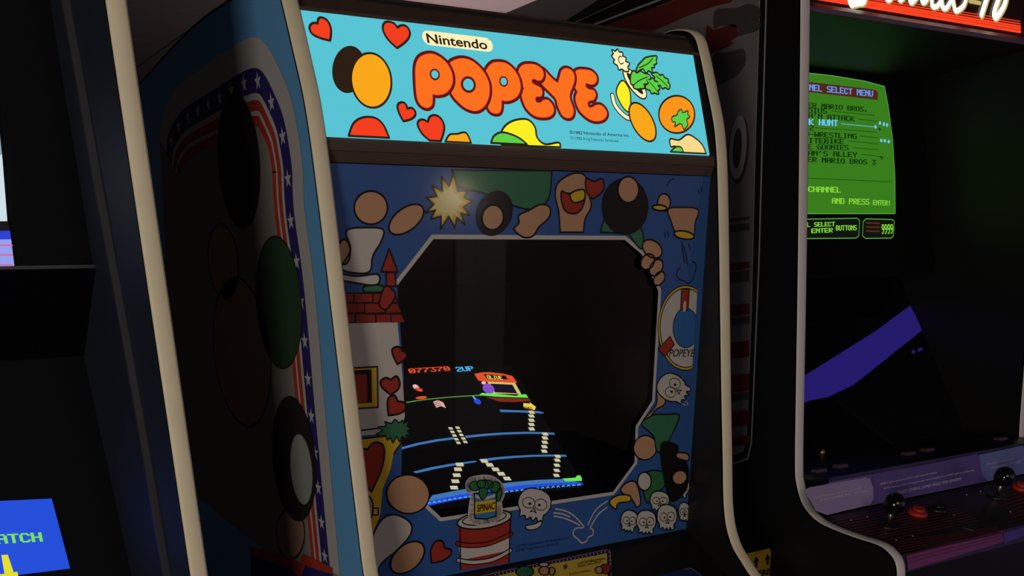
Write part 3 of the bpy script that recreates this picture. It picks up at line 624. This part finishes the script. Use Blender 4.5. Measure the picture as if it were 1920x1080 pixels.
# side art on the left face
SA = Surf((.5098, 1.3, 0), (-1, 0, 0), (0, -1, 0))
aG = mat('art_grey', (128, 120, 116), .6, noise=.06, spec=.2); aW = mat('art_white', (170, 165, 166), .55, noise=.04, spec=.2); aN = mat('art_navy', (42, 36, 98), .5, noise=.05, spec=.2); aR = mat('art_red', (158, 52, 40), .55, noise=.04, spec=.2)
aGG = mat('art_pale_grey', (134, 138, 134), .6, noise=.05, spec=.2)
# right-hand edge of each band, photo frame, top arc then down
OUT = [(300, 262), (306, 215), (333, 163), (388, 122), (447, 81), (477, 70), (499, 83), (521, 122), (544, 178), (558, 241), (568, 315), (571, 390), (586, 503), (598, 626), (609, 760), (638, 1080)]
OUTC = cr(OUT, False, 5)
def inset(d0):
    uv = [SA.to(p) for p in OUTC]; res = []
    for i, p in enumerate(uv):
        a = uv[max(0, i - 1)]; b = uv[min(len(uv) - 1, i + 1)]; t = (b - a).normalized(); n = Vector((-t.y, t.x))
        res.append(p + n * d0)
    return res
uv0 = [SA.to(p) for p in OUTC]
cen = SA.to((450, 600)); t = inset(.01); sgn = 1 if (t[40] - cen).length < (uv0[40] - cen).length else -1
def bandpoly(name, d0, d1, m, lay):
    a = inset(sgn * d0); b = inset(sgn * d1); bm = bmesh.new()
    A = [bm.verts.new(SA.at(p, lay)) for p in a]; B = [bm.verts.new(SA.at(p, lay)) for p in b]
    for i in range(len(a) - 1): bm.faces.new((A[i], A[i + 1], B[i + 1], B[i]))
    for f in bm.faces:
        f.normal_update()
        if f.normal.dot(SA.N) < 0: f.normal_flip()
    return put(obj(name, bm, m), art)
art = fig('side_art', SA, 1, [('f', OUTC + [(560, 1085), (470, 1010), (330, 900)], aG, 0)], pc, 'faded grey centre of the side art')
SPC = [0, .030, .055, .062, .073, .078, .089, .094]
bandpoly('white_border', 0, SPC[1], aW, 3)
bandpoly('star_band', SPC[1], SPC[2], aN, 3)
bandpoly('white_line', SPC[2], SPC[3], aW, 3)
bandpoly('red_stripe', SPC[3], SPC[4], aR, 3)
bandpoly('white_line', SPC[4], SPC[5], aW, 3)
bandpoly('red_stripe', SPC[5], SPC[6], aR, 3)
mid = inset(sgn * (SPC[1] + SPC[2]) / 2); acc = 0; nxt = .03
for a, b in zip(mid, mid[1:]):
    L = (b - a).length
    while acc + L > nxt:
        p = a + (b - a) * ((nxt - acc) / L); bm = bmesh.new()
        bm.faces.new([bm.verts.new(SA.at(p + Vector((math.sin(k * math.pi / 5), math.cos(k * math.pi / 5))) * (.0105 if k % 2 == 0 else .0042) * (1 if SA.V.z > 0 else -1), 5)) for k in range(10)])
        for f in bm.faces:
            f.normal_update()
            if f.normal.dot(SA.N) < 0: f.normal_flip()
        put(obj('star', bm, aW), art); nxt += .044
    acc += L
aD = mat('art_dark', (34, 28, 28), .6, spec=.2); aGr = mat('art_green', (40, 62, 42), .6, spec=.2); aTn = mat('art_tan', (150, 116, 102), .6, spec=.2); aDR = mat('art_dark_red', (84, 36, 32), .6, spec=.2); aOr = mat('art_orange', (150, 78, 48), .6, spec=.2)
patch('dark_oval', SA, 6, ell(449, 302, 39, 128, -4), aD, art)
patch('green_oval', SA, 6, ell(524, 567, 42, 124, -4), aGr, art, aD, .002)
patch('tan_oval', SA, 6, ell(455, 660, 52, 140, -6), aTn, art, aD, .003)
patch('dark_oval', SA, 9, ell(553, 860, 40, 118, -5), aD, art)
patch('white_oval', SA, 12, ell(567, 880, 20, 66, -5), aGG, art)
patch('tan_oval', SA, 6, ell(546, 1000, 26, 48, 0), aTn, art, aD, .003)
patch('tan_oval', SA, 6, ell(420, 490, 28, 70, -5), aTn, art, aD, .003)
fig('red_base_band', SA, 10, [('f', C(540, 960, 7.38, [(-500, 470), (0, 625), (190, 705), (190, 620), (215, 580), (450, 680), (628, 775), (625, 860), (250, 740), (190, 900), (0, 775), (-500, 600)]), aR, 0)], art)
fig('navy_base', SA, 8, [('f', C(540, 960, 7.38, [(-500, 600), (0, 775), (250, 740), (625, 860), (640, 1500), (-500, 1500)]), aN, 0)], art)

# ------------------------------------------------------------------ right cabinet, two monitors
rc_ = thing('arcade_cabinet', (1.618, 1.45, 0), 'black two-monitor arcade cabinet with red striped lit marquee and green menu screen', 'arcade machine')
RP = [(1.95, .44), (1.60, .453), (1.38, .47), (1.26, .54), (1.222, .535), (1.212, .50), (1.205, .42), (1.199, .372), (1.189, .237), (1.174, .02), (1.159, -.218), (1.154, -.284), (1.150, -.305), (1.137, -.334), (1.116, -.353), (1.087, -.365), (1.029, -.374),
      (.985, -.378), (.965, -.385), (.949, -.399), (.943, -.425), (.945, -.47), (.97, -.53), (1.02, -.64), (1.03, -.74), (1.03, -1.41)]
RSP = cr(RP, False, 3) + [(1.95, -1.41)]
for x in (1.30, 1.918): extr(RSP, x, x + .019, 'side_panel', BLACK, rc_); trim(RP, x + .0095, 'edge_trim', WHITET, rc_)
RX0, RX1 = 1.319, 1.918
slab((1.26, .52), (1.94, .43), RX0, RX1, .012, 'top_panel', BLACKM, rc_)
box(RX0, RX1, 1.935, 1.95, .02, 1.84, 'back_panel', BLACKM, rc_)
RM = Surf((1.6, 1.253, .39), (0, -1, 0), (1, 0, 0))
mq2 = box(RX0, RX1, 1.254, 1.262, ZC + .388, ZC + .53, 'marquee', mat('marquee_dark', (52, 26, 20), .35), rc_)
lRed = glow('neon_red', (255, 66, 34), 1.1); lWh = glow('neon_white', (255, 250, 230), 3); lEd = glow('neon_edge', (190, 170, 110))
def vp(a, off): # red line through marquee: two points, offset in px upward
    return [(1535, 0.0 + off + (1535 - 1915) * .165 + 62.7), (1913, 62.3 + off)]
for o_, w_ in ((-2.6, .0042), (-8, .0030), (-12.5, .0030), (-17.5, .0016), (-22, .0011)):
    fig('red_line', RM, 3, [('s', vp(0, o_), w_, lRed, False, 0)], mq2)
def r1(p): return C(1500, 0, 4.571, p)
scr_txt = [([(380, -160), (430, 20), (455, 28), (500, 20), (545, 0), (560, -160)], 'P'), ([(720, -40), (745, 0), (770, -10), (800, -60)], 'l'), ([(830, -60), (850, 0), (880, -20), (900, -60)], 'a'), ([(925, -60), (945, 22), (985, -10), (1010, -60)], 'y'), ([(1030, -60), (1045, 20), (1080, 0), (1100, -60)], 'c'),
           ([(1130, -80), (1125, 45), (1165, 55), (1195, 20)], 'h'), ([(1205, -60), (1215, 60), (1250, 68), (1280, 20)], 'o'), ([(1295, -60), (1320, 80), (1350, 88), (1395, 50), (1415, 0)], 'e'),
           ([(1630, -140), (1590, 0), (1550, 125)], '1'), ([(1780, -140), (1750, 30), (1690, 135), (1665, 145), (1660, 100), (1700, -20), (1740, -140)], '0')]
for pts, n in scr_txt:
    big = n in '10P'; w = .0125 if big else .0088
    fig('neon_letter', RM, 8, [('s', r1([(x + 9, y + 8) for x, y in pts]), w, lEd), ('s', r1(pts), w * .8, lWh)], mq2)
fig('neon_letter', RM, 8, [('s', r1([(1450, 10), (1540, 28)]), .006, lEd, False, 0)], mq2)
slab((1.215, .372), (1.245, .386), RX0, RX1, .006, 'marquee_lip', mat('lip_plum', (96, 74, 84), .5, noise=.1), rc_)
slab((1.218, .366), (1.475, .350), RX0, RX1, .006, 'speaker_panel', mat('speaker_brown', (34, 27, 20), .55, noise=.1), rc_)
# upper monitor plane
ua = Vector((1.445, .33)); ub = Vector((1.388, .068)); ud = (ub - ua).normalized()
UP = Surf((1.8, 1.445, .33), (0, ud.y, -ud.x), (1, 0, 0))
if UP.N.y > 0: UP = Surf((1.8, 1.445, .33), (0, -ud.y, ud.x), (1, 0, 0))
slab(tuple(ua - ud * .03), tuple(ub + ud * .06), RX0, RX1, .01, 'upper_bezel', INB, rc_)
gS = glow('menu_green', (56, 124, 28)); gE = glow('menu_edge', (88, 160, 66)); gK = glow('menu_dark', (16, 46, 14)); gB = glow('menu_brown', (82, 38, 24)); gBl = glow('menu_blue', (104, 150, 232)); gCy = glow('menu_cyan', (110, 200, 250)); gLi = glow('menu_lime', (132, 214, 60)); gBk = glow('menu_black', (14, 20, 14))
SHP = [(1400, 128), (1505, 137), (1560, 143), (1620, 153), (1657, 163), (1664, 200), (1672, 260), (1676.5, 330), (1677, 401), (1600, 401), (1500, 401), (1400, 401)]
um = fig('upper_screen', UP, 14, [('f', SHP, gS, 0), ('s', SHP, .0016, gE, True, 0)], rc_, 'green menu screen')
def u8(p): return C(1500, 130, 3.275, p)
fig('menu_title_bar', UP, 18, [('f', u8([(-60, 72), (80, 84), (240, 102), (400, 122), (462, 130), (475, 150), (470, 192), (400, 182), (240, 165), (80, 146), (-60, 134)]), gB, 0)], um)
def mp(s, x0, y0, x1, y1, h, m, n=None):
    full = s; a = u8([(x0, y0)])[0]; b = u8([(x1, y1)])[0]
    pix(full, UP, 22, a, b, h, m, um, 'menu_line')
# words continue leftwards behind the cabinet edge
def mpl(s, vis, xv, yv, x1, y1, h, m):   # vis = number of chars from the right that end at x1; xv = x where they begin
    adv = (x1 - xv) / (vis - 1 / 6); n = len(s); k = n - vis
    sl_ = (y1 - yv) / (x1 - xv); x0 = xv - k * adv; mp(s, x0, yv - k * adv * sl_, x1, y1, h, m)
mpl('CHANNEL SELECT MENU', 15, 46, 133, 440, 172, 12, gBl)
mpl('SUPER MARIO BROS.', 14, 40, 238, 408, 265, 9.5, gK)
mpl('GRADIUS', 4, 42, 272, 158, 276, 9.8, gK)
mpl("RUSH'N ATTACK", 10, 42, 304, 327, 323, 9.8, gK)
mpl('DUCK HUNT', 6, 46, 345, 225, 353, 12, gCy)
mpl('1942', 1, 54, 378, 76, 380, 10, gK)
mpl('PRO-WRESTLING', 11, 20, 416, 340, 430, 9.8, gK)
mpl('EXCITEBIKE', 7, 44, 456, 262, 462, 9.8, gK)
mpl('THE GOONIES', 9, 40, 494, 290, 500, 9.8, gK)
mpl("HOGAN'S ALLEY", 10, 40, 533, 342, 543, 9.8, gK)
mpl('SUPER MARIO BROS 3', 15, 36, 572, 458, 590, 9.8, gK)
mpl('SELECT CHANNEL', 7, 40, 756, 243, 760, 10.8, gLi)
mp('AND PRESS', 190, 828, 418, 834, 10.8, gLi)
mp('ENTER!', 442, 836, 550, 840, 9.5, gLi)
for a, b, m in (([(190, 260), (452, 287)], 0, gK), ([(352, 309), (470, 322)], 0, gK), ([(245, 337), (450, 357)], 0, gCy), ([(85, 362), (462, 388)], 0, gK), ([(362, 413), (470, 423)], 0, gK), ([(290, 442), (472, 462)], 0, gK), ([(322, 484), (472, 497)], 0, gK), ([(370, 524), (500, 541)], 0, gK), ([(20, 670), (558, 694)], 0, gK)):
    fig('menu_rule', UP, 22, [('s', u8(a), .0009, m, False, 0)], um)
for x, y in ((484, 333), (508, 340), (528, 345), (457, 357), (492, 440), (514, 441), (538, 447)): fig('menu_icon', UP, 22, [('f', u8(ell(x, y, 7, 11)), gCy)], um)
fig('menu_icon', UP, 22, [('f', u8([(470, 360), (490, 368), (485, 382), (478, 372)]), gK, 0)], um)
fig('menu_icon', UP, 22, [('f', u8([(480, 535), (503, 541), (498, 558), (490, 548)]), gK, 0)], um)
bx1 = u8([(-80, 924), (345, 916), (362, 930), (356, 1025), (338, 1038), (-80, 1042)]); bx2 = u8([(400, 920), (560, 924), (574, 935), (568, 1025), (555, 1038), (395, 1040), (378, 1025), (382, 938)])
st = fig('status_display', UP, 14, [('f', bx1, gBk, 0), ('s', bx1, .0016, gE, True, 0), ('f', bx2, gBk, 0), ('s', bx2, .0016, gE, True, 0)], rc_, 'dark status strip outlined in green')
pix('CHANNEL SELECT', UP, 22, (1500 + (206 - 13.83 * 21) / 3.275 - 4, 427.5), (1563, 425), 8.5, gLi, st)
pix('ENTER', UP, 22, (1519.5, 438), (1559, 436.5), 8.5, gLi, st)
pix('BUTTONS', UP, 22, (1565.5, 433), (1604, 432.5), 9.5, gLi, st)
pix('9999', UP, 22, (1651, 439.5), (1672, 439), 18, gLi, st)
fig('dim_digits', UP, 22, [('s', u8([(400, 945), (480, 948)]), .003, gB, False, 0), ('s', u8([(400, 970), (480, 973)]), .003, gB, False, 0), ('s', u8([(400, 995), (480, 998)]), .003, gB, False, 0)], st)
# lower glass
la = Vector((1.468, .012)); lb = Vector((1.262, -.303))
slab(tuple(ub + ud * .06), tuple(la), RX0, RX1, .008, 'divider_panel', INB, rc_)
slab(tuple(la), tuple(lb), RX0, RX1, .006, 'lower_screen_glass', mat('smoked_glass', (14, 13, 18), .06, spec=.6, noise=.1), rc_)
ld = (lb - la).normalized()
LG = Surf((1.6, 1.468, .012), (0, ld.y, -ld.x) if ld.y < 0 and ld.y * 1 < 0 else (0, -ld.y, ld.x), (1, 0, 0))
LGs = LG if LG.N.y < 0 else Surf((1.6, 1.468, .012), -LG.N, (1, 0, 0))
lw = fig('painted_reflection', LGs, 8, [('f', [(1470, 778), (1515, 752), (1552, 745), (1600, 722), (1728, 620), (1717, 594), (1706, 573), (1640, 622), (1560, 672), (1512, 702), (1470, 722)], glow('reflection_violet', (35, 26, 106)), 0), ('f', ell(1712, 660, 3, 4), glow('reflection_violet', (35, 26, 106))), ('f', ell(1724, 656, 5, 3, -30), glow('reflection_violet', (35, 26, 106)))], rc_, 'violet diagonal reflection painted as a glowing band on the lower glass')  # reflection streak painted as a glowing band, not a screen image
# start-button shelf
shelf = slab((1.262, -.303), (1.100, -.302), RX0, RX1, .008, 'button_shelf', mat('shelf_black', (22, 20, 24), .4), rc_)
lab = slab((1.0985, -.300), (1.0965, -.351), RX0, RX1, .006, 'label_strip', mat('label_violet', (92, 76, 132), .5, noise=.06), rc_)
LBL = Surf((1.6, 1.0975, -.325), (0, -1, .04), (1, 0, 0))
iL1 = mat('label_lilac', (150, 132, 172), .5); iL2 = mat('label_blue', (96, 112, 160), .5); iLt = mat('label_text', (206, 200, 214), .5); iLD = mat('label_violet_dark', (84, 66, 128), .5)
def l6(p): return C(1490, 780, 3.6, p)
fig('label', LBL, 10, [('f', l6([(60, 500), (100, 480), (470, 415), (505, 425), (525, 480), (528, 560), (505, 598), (215, 668), (140, 640)]), iL1, 0)], lab)
fig('label', LBL, 10, [('f', l6([(522, 402), (1225, 255), (1240, 280), (1270, 440), (560, 590), (528, 590)]), iLD, 0)], lab)
fig('label', LBL, 10, [('f', l6([(1240, 262), (1530, 200), (1560, 220), (1560, 385), (1300, 438), (1262, 410)]), iL2, 0)], lab)
for s, a, b, h in (('SELECT between 1 to 10 and press START', (130, 555), (452, 490), 3.4), ('during the CHANNEL SELECT MENU screen.', (165, 573), (492, 507), 3.6), ('SELECT game and press START while time still remains.', (572, 465), (955, 385), 3.6), ('NOTE: Pressing START during game play resets the game. Press START again to continue play.', (595, 495), (1208, 368), 3.4),
                   ('ENJOY SEVERAL GAMES WHILE TIME REMAINS!', (695, 525), (1118, 432), 5.5), ('Press RESET to return to the', (1292, 330), (1475, 292), 3.4), ('CHANNEL SELECT MENU MODE.', (1322, 357), (1522, 314), 3.8)):
    text(s, LBL, 14, l6([a])[0], l6([b])[0], h, iLt, lab)
# control surface
pa = Vector((1.0965, -.353)); pb = Vector((.955, -.391)); pd = (pb - pa).normalized()
cp2 = slab(tuple(pa), tuple(pb), RX0, RX1, .01, 'control_panel', mat('panel_black', (28, 22, 24), .4), rc_)
CPR = Surf((1.6, 1.0965, -.353), (0, pd.y, -pd.x), (1, 0, 0))
if CPR.N.z < 0: CPR = Surf((1.6, 1.0965, -.353), (0, -pd.y, pd.x), (1, 0, 0))
iDR = mat('panel_red', (104, 36, 40), .45, noise=.08); iMg = mat('panel_magenta', (120, 48, 104), .45, noise=.08); iPu = mat('panel_purple', (70, 56, 140), .45)
for k in range(17):
    fz = k / 16; a = (1560 + fz * 135, 978 + fz * 62); b = (1762 + fz * 118, 940 + fz * 58)
    if k > 10: b = (1850 + fz * 28, 965 + fz * 35)
    fig('red_stripe', CPR, 5, [('s', [a, (a[0] * .4 + b[0] * .6, a[1] * .4 + b[1] * .6), b], .0026, iDR, False, 0)], cp2)
for k in range(9):
    fz = k / 8; fig('red_stripe', CPR, 5, [('s', [(1858 + fz * 45, 925 + fz * 45), (2010, 885 + fz * 50)], .0026, iDR, False, 0)], cp2)
fe = slab((.953, -.391), (.943, -.416), RX0, RX1, .008, 'panel_front_edge', mat('edge_plum', (40, 30, 48), .45), rc_)
FE = Surf((1.6, .953, -.391), (0, -.93, .37), (1, 0, 0))
fig('magenta_band', FE, 14, [('f', l6([(748, 945), (1395, 775), (1405, 850), (760, 1045)]), iMg, 0), ('s', l6([(748, 968), (1398, 805)]), .002, mat('panel_plum', (96, 40, 60), .45), False, 0), ('s', l6([(752, 992), (1400, 825)]), .002, mat('panel_plum', (96, 40, 60), .45), False, 0)], fe)
fig('purple_band', FE, 14, [('f', l6([(1402, 790), (1560, 745), (1560, 800), (1408, 862)]), iPu, 0)], fe)
slab((.943, -.416), (.953, -.50), RX0, RX1, .01, 'panel_front', BLACK, rc_)
slab((.953, -.50), (1.036, -.72), RX0, RX1, .01, 'lower_front_panel', BLACK, rc_)
slab((1.036, -.72), (1.036, -1.41), RX0, RX1, .01, 'coin_door_panel', BLACK, rc_)
BB = mat('black_ball', (12, 12, 14), .12, spec=.6); BRd = mat('red_button', (176, 46, 34), .35); BTB = mat('black_button', (20, 19, 20), .3)
for c, bs in (((1664, 957), (1664, 984)), ((1873, 905), (1869, 930))):
    base = CPR.hit(bs, 0); n = CPR.N
    j = rod('joystick', base - n * .002, base + n * .003, .019, .018, BTB, rc_)
    rod('shaft', base, base + n * .03 + Vector((0, 0, 0)), .0042, .0042, STEEL, j)
    ball('ball_top', base + n * .036, .0175, BB, j)
for p_, m in (((1720, 964), BRd), ((1914, 917), BRd), ((1757, 957), BTB)):
    b = CPR.hit(p_, 0); n = CPR.N
    o = rod('push_button', b, b + n * .006, .0165, .0145, m, rc_, 28); rod('plunger', b + n * .006, b + n * .011, .0105, .0095, m, o, 24)
for p_ in ((1595, 976), (1626, 969), (1711, 1005), (1680, 1013), (1812, 928), (1838, 922), (1788, 966), (1894, 960)):
    b = CPR.hit(p_, 0); rod('screw', b, b + CPR.N * .0015, .0022, .0016, STEEL, rc_, 10)
SH = Surf((1.6, 1.2, -.302), (0, 0, 1), (1, 0, 0))
for p_ in ((1535, 893), (1575, 884), (1702, 860), (1737, 853), (1875, 832)):
    b = SH.hit(p_, 0); o = box(b.x - .013, b.x + .013, b.y - .008, b.y + .008, b.z, b.z + .012, 'start_button', mat('button_mauve', (88, 66, 78), .4), rc_, .002)
text('1', CPR, 8, l6([(1185, 782)])[0], l6([(1203, 776)])[0], 11, iLt, cp2, shear=-.6)
b = LG.hit((1540, 848), 0); ball('brass_lock', b - Vector((0, .003, 0)), .0055, mat('brass', (214, 170, 90), .3, metal=.8), rc_, (1, .6, 1))
# side art of the right cabinet (faces the centre cabinet)
SR = Surf((1.2998, 1.4, 0), (-1, 0, 0), (0, -1, 0))
sGy = mat('side_grey', (112, 104, 104), .55, noise=.05, spec=.2); sRd = mat('side_red', (92, 36, 32), .55, spec=.2); sDk = mat('side_dark', (70, 60, 58), .55, spec=.2); sLn = mat('side_line', (150, 144, 142), .5)
BRD = [(1040, 74), (1236, 0), (1300, -24), (1400, -60), (1437, -40), (1437, 0), (1430, 250), (1423, 500), (1412, 760), (1409, 830), (1402, 860), (1376, 869), (1300, 850), (1100, 800)]
BIN = [(1060, 80), (1240, 10), (1300, -12), (1395, -48), (1426, -30), (1425, 0), (1416, 300), (1409, 600), (1400, 820), (1394, 845), (1376, 852), (1300, 838), (1120, 800)]
ar = fig('side_art', SR, 2, [('f', BIN, sGy, 0), ('s', BRD, .0030, sLn, True, 0), ('s', BIN, .0014, sLn, True, 0)], rc_, 'grey and dark red swirled side art')
def red(pts, m, sm=1, nm='red_swoosh', lay=8): fig(nm, SR, lay, [('f', pts, m, sm)], ar)
red([(1075, 72), (1075, 72), (1160, 38), (1245, 8), (1380, -40), (1376, 0), (1340, 12), (1290, 30), (1240, 52), (1200, 66), (1120, 90)], sRd)
red(C(1340, 0, 4.156, [(-60, 210), (0, 232), (90, 205), (160, 192), (182, 235), (185, 280), (130, 320), (150, 340), (60, 385), (0, 402), (-60, 420)]), sRd)
red(C(1340, 0, 4.156, [(0, 430), (90, 410), (220, 380), (245, 430), (240, 500), (190, 580), (120, 620), (0, 655)]), sDk, nm='dark_swoosh')
red(C(1340, 0, 4.156, [(0, 95), (60, 65), (180, 60), (260, 30), (350, 60), (350, 150), (260, 185), (350, 160), (350, 230), (230, 270), (190, 280), (180, 220), (60, 200), (0, 220)]), sDk, nm='dark_swoosh')
fig('ring_letter', SR, 12, [('f', ell(1389, 282, 16, 62, 4), sDk), ('f', ell(1385, 276, 16, 60, 4), mat('side_pale', (156, 148, 150), .55, spec=.2)), ('f', ell(1384, 278, 8, 38, 4), sDk)], ar)
for ya, yb, m in ((408, 415, sDk), (420, 434, sDk), (492, 506, sRd), (508, 530, sDk), (570, 592, sRd), (594, 610, sDk), (640, 672, sRd), (702, 735, sRd), (736, 752, sDk), (770, 800, sRd), (818, 836, sRd)):
    red([(1340, ya + 3), (1372, ya + 2), (1406, ya - 2), (1406, yb - 3), (1372, yb), (1340, yb + 2)], m, 0, 'stripe')

# ------------------------------------------------------------------ left cabinet
lc = thing('arcade_cabinet', (0, 1.5, 0), 'dark navy arcade cabinet cut off by the left edge, with blue screen below', 'arcade machine')
LP = [(1.75, .62), (1.30, .66), (1.15, .64), (1.12, .60), (1.12, .30), (1.12, 0), (1.12, -.30), (1.118, -.36), (1.10, -.42), (1.05, -.46), (.96, -.48), (.93, -.52), (.95, -.60), (1.0, -.75), (1.0, -1.41)]
LSP = cr(LP, False, 3) + [(1.75, -1.41)]
for x, m in ((-.335, NAVY), (.306, NAVY)): extr(LSP, x, x + .019, 'side_panel', m, lc); trim(LP, x + .0095, 'edge_trim', CREAM, lc)
LX0, LX1 = -.316, .306
slab((1.16, .62), (1.75, .60), LX0, LX1, .012, 'top_panel', BLACKM, lc)
box(LX0, LX1, 1.735, 1.75, .02, 2.0, 'back_panel', BLACKM, lc)
slab((1.14, .60), (1.16, .42), LX0, LX1, .01, 'marquee', mat('marquee_off', (20, 20, 26), .4), lc)
# retainer bead running down the inner wall
extr([(1.262, .42), (1.250, .30), (1.236, .14), (1.224, 0), (1.212, -.16), (1.200, -.40), (1.206, -.40), (1.218, -.16), (1.230, 0), (1.242, .14), (1.256, .30), (1.268, .42)], .2985, .306, 'glass_retainer', mat('retainer_grey', (52, 50, 54), .4, noise=.15), lc)
LU = Surf((0, 1.33, .04), (0, -1, .0), (1, 0, 0)); LL = Surf((0, 1.43, -.20), (0, -1, .22), (1, 0, 0))
slab((1.332, .45), (1.332, .042), LX0, LX1, .006, 'upper_bezel', mat('bezel_black', (6, 7, 10), .6, spec=.12), lc)
box(LX0, LX1, 1.326, 1.331, ZC + .040, ZC + .0435, 'divider_strip', mat('strip_grey', (58, 58, 64), .4), lc)
slab((1.325, .038), (1.46, -.06), LX0, LX1, .006, 'divider_shelf', MC['bezel_black'], lc)
ld2 = Vector((0, -.22, -1)).normalized()
slab((1.465, -.055), (1.382, -.43), LX0, LX1, .006, 'lower_bezel', mat('bezel_black', (6, 7, 10), .6, spec=.12), lc)
pW = glow('ring_white', (206, 222, 230)); pB = glow('ring_blue', (44, 62, 214)); pL = glow('ring_lilac', (150, 160, 236)); pR = glow('ring_rope', (222, 90, 150)); pBB = glow('match_blue', (28, 76, 216)); pG = glow('match_green', (120, 226, 90)); pY = glow('match_yellow', (226, 222, 40)); pK = glow('ring_black', (12, 14, 20)); pGy = glow('ring_grey', (140, 160, 176))
us = fig('upper_screen', LU, 20, [('f', [(-120, 250), (0, 262), (4, 300), (13, 415), (-120, 417)], pW, 0), ('f', [(-120, 250), (-6, 200), (0, 262), (3, 290), (-20, 300)], pGy, 0), ('f', [(-120, 418), (14, 416), (18, 433), (-120, 434)], pK, 0), ('f', [(-120, 435), (18, 433), (20, 449), (-120, 450)], pB, 0), ('f', [(-120, 451), (20, 449), (26, 498), (22, 503), (-120, 504)], pL, 0)], lc, 'upper screen with pale ring floor')
for y in (460, 478, 497): fig('rope', LU, 28, [('s', [(-120, y + 1), (22, y)], .0013, pR, False, 0)], us)
LLs = Surf((0, 1.465, -.055), (0, -.976, .216), (1, 0, 0))
lo = fig('lower_screen', LLs, 20, [('f', [(-130, 946), (96.5, 935), (131, 1066), (-60, 1090), (-130, 1090)], pBB, 0)], lc, 'blue screen with green lettering')
pix('MATCH', LLs, 24, (-27, 1021.5), (79, 1015.5), 17.5, pG, lo, vh=-4)
fig('yellow_one', LLs, 24, [('f', [(2, 1041), (14, 1040), (25, 1073), (32, 1072), (34, 1081), (-6, 1086), (-8, 1077), (8, 1076)], pY, 0)], lo)
slab((1.20, -.40), (.96, -.49), LX0, LX1, .012, 'control_panel', BLACK, lc)
slab((1.382, -.43), (1.20, -.402), LX0, LX1, .006, 'lower_shelf', BLACK, lc)
slab((.96, -.50), (1.0, -.75), LX0, LX1, .01, 'panel_front', BLACK, lc)
slab((1.004, -.75), (1.004, -1.41), LX0, LX1, .01, 'coin_door_panel', BLACK, lc)

# ------------------------------------------------------------------ yellow sign between the cabinets
YS = Surf((1.2, 1.19, -.44), (0, -1, 0), (1, 0, 0))
sgn_ = thing('sign', (1.205, 1.20, 0), 'small yellow sign with two black up arrows, standing between centre and right cabinets', 'sign')
iSY = mat('sign_yellow', (196, 158, 44), .5, noise=.06)
pTL = YS.hit((1401, 1037)); pTR = YS.hit((1449, 1029)); pBR = YS.hit((1448, 1120))
box(1.148, pTR.x, 1.191, 1.199, pBR.z - .03, pTR.z, 'plate', iSY, sgn_, .003)
rod('post', (1.20, 1.2035, .01), (1.20, 1.2035, pBR.z + .03), .004, .004, BLACKM, sgn_)
box(1.14, 1.26, 1.16, 1.25, 0, .012, 'base', BLACKM, sgn_, .003)
def s3(p): return C(1320, 860, 4.91, p)
ys = [o for o in sgn_.children if o.name.startswith('plate')][0]
for x, y in ((482, 905), (587, 880)):
    fig('arrow', YS, 3, [('f', s3([(x - 25, y + 55), (x - 4, y - 5), (x + 26, y + 42), (x + 8, y + 44), (x + 10, y + 92), (x - 10, y + 96), (x - 8, y + 50)]), iK, 0)], ys)
text('HERE', YS, 3, s3([(452, 1092)])[0], s3([(608, 1062)])[0], 10.5, iK, ys, bold=.03)
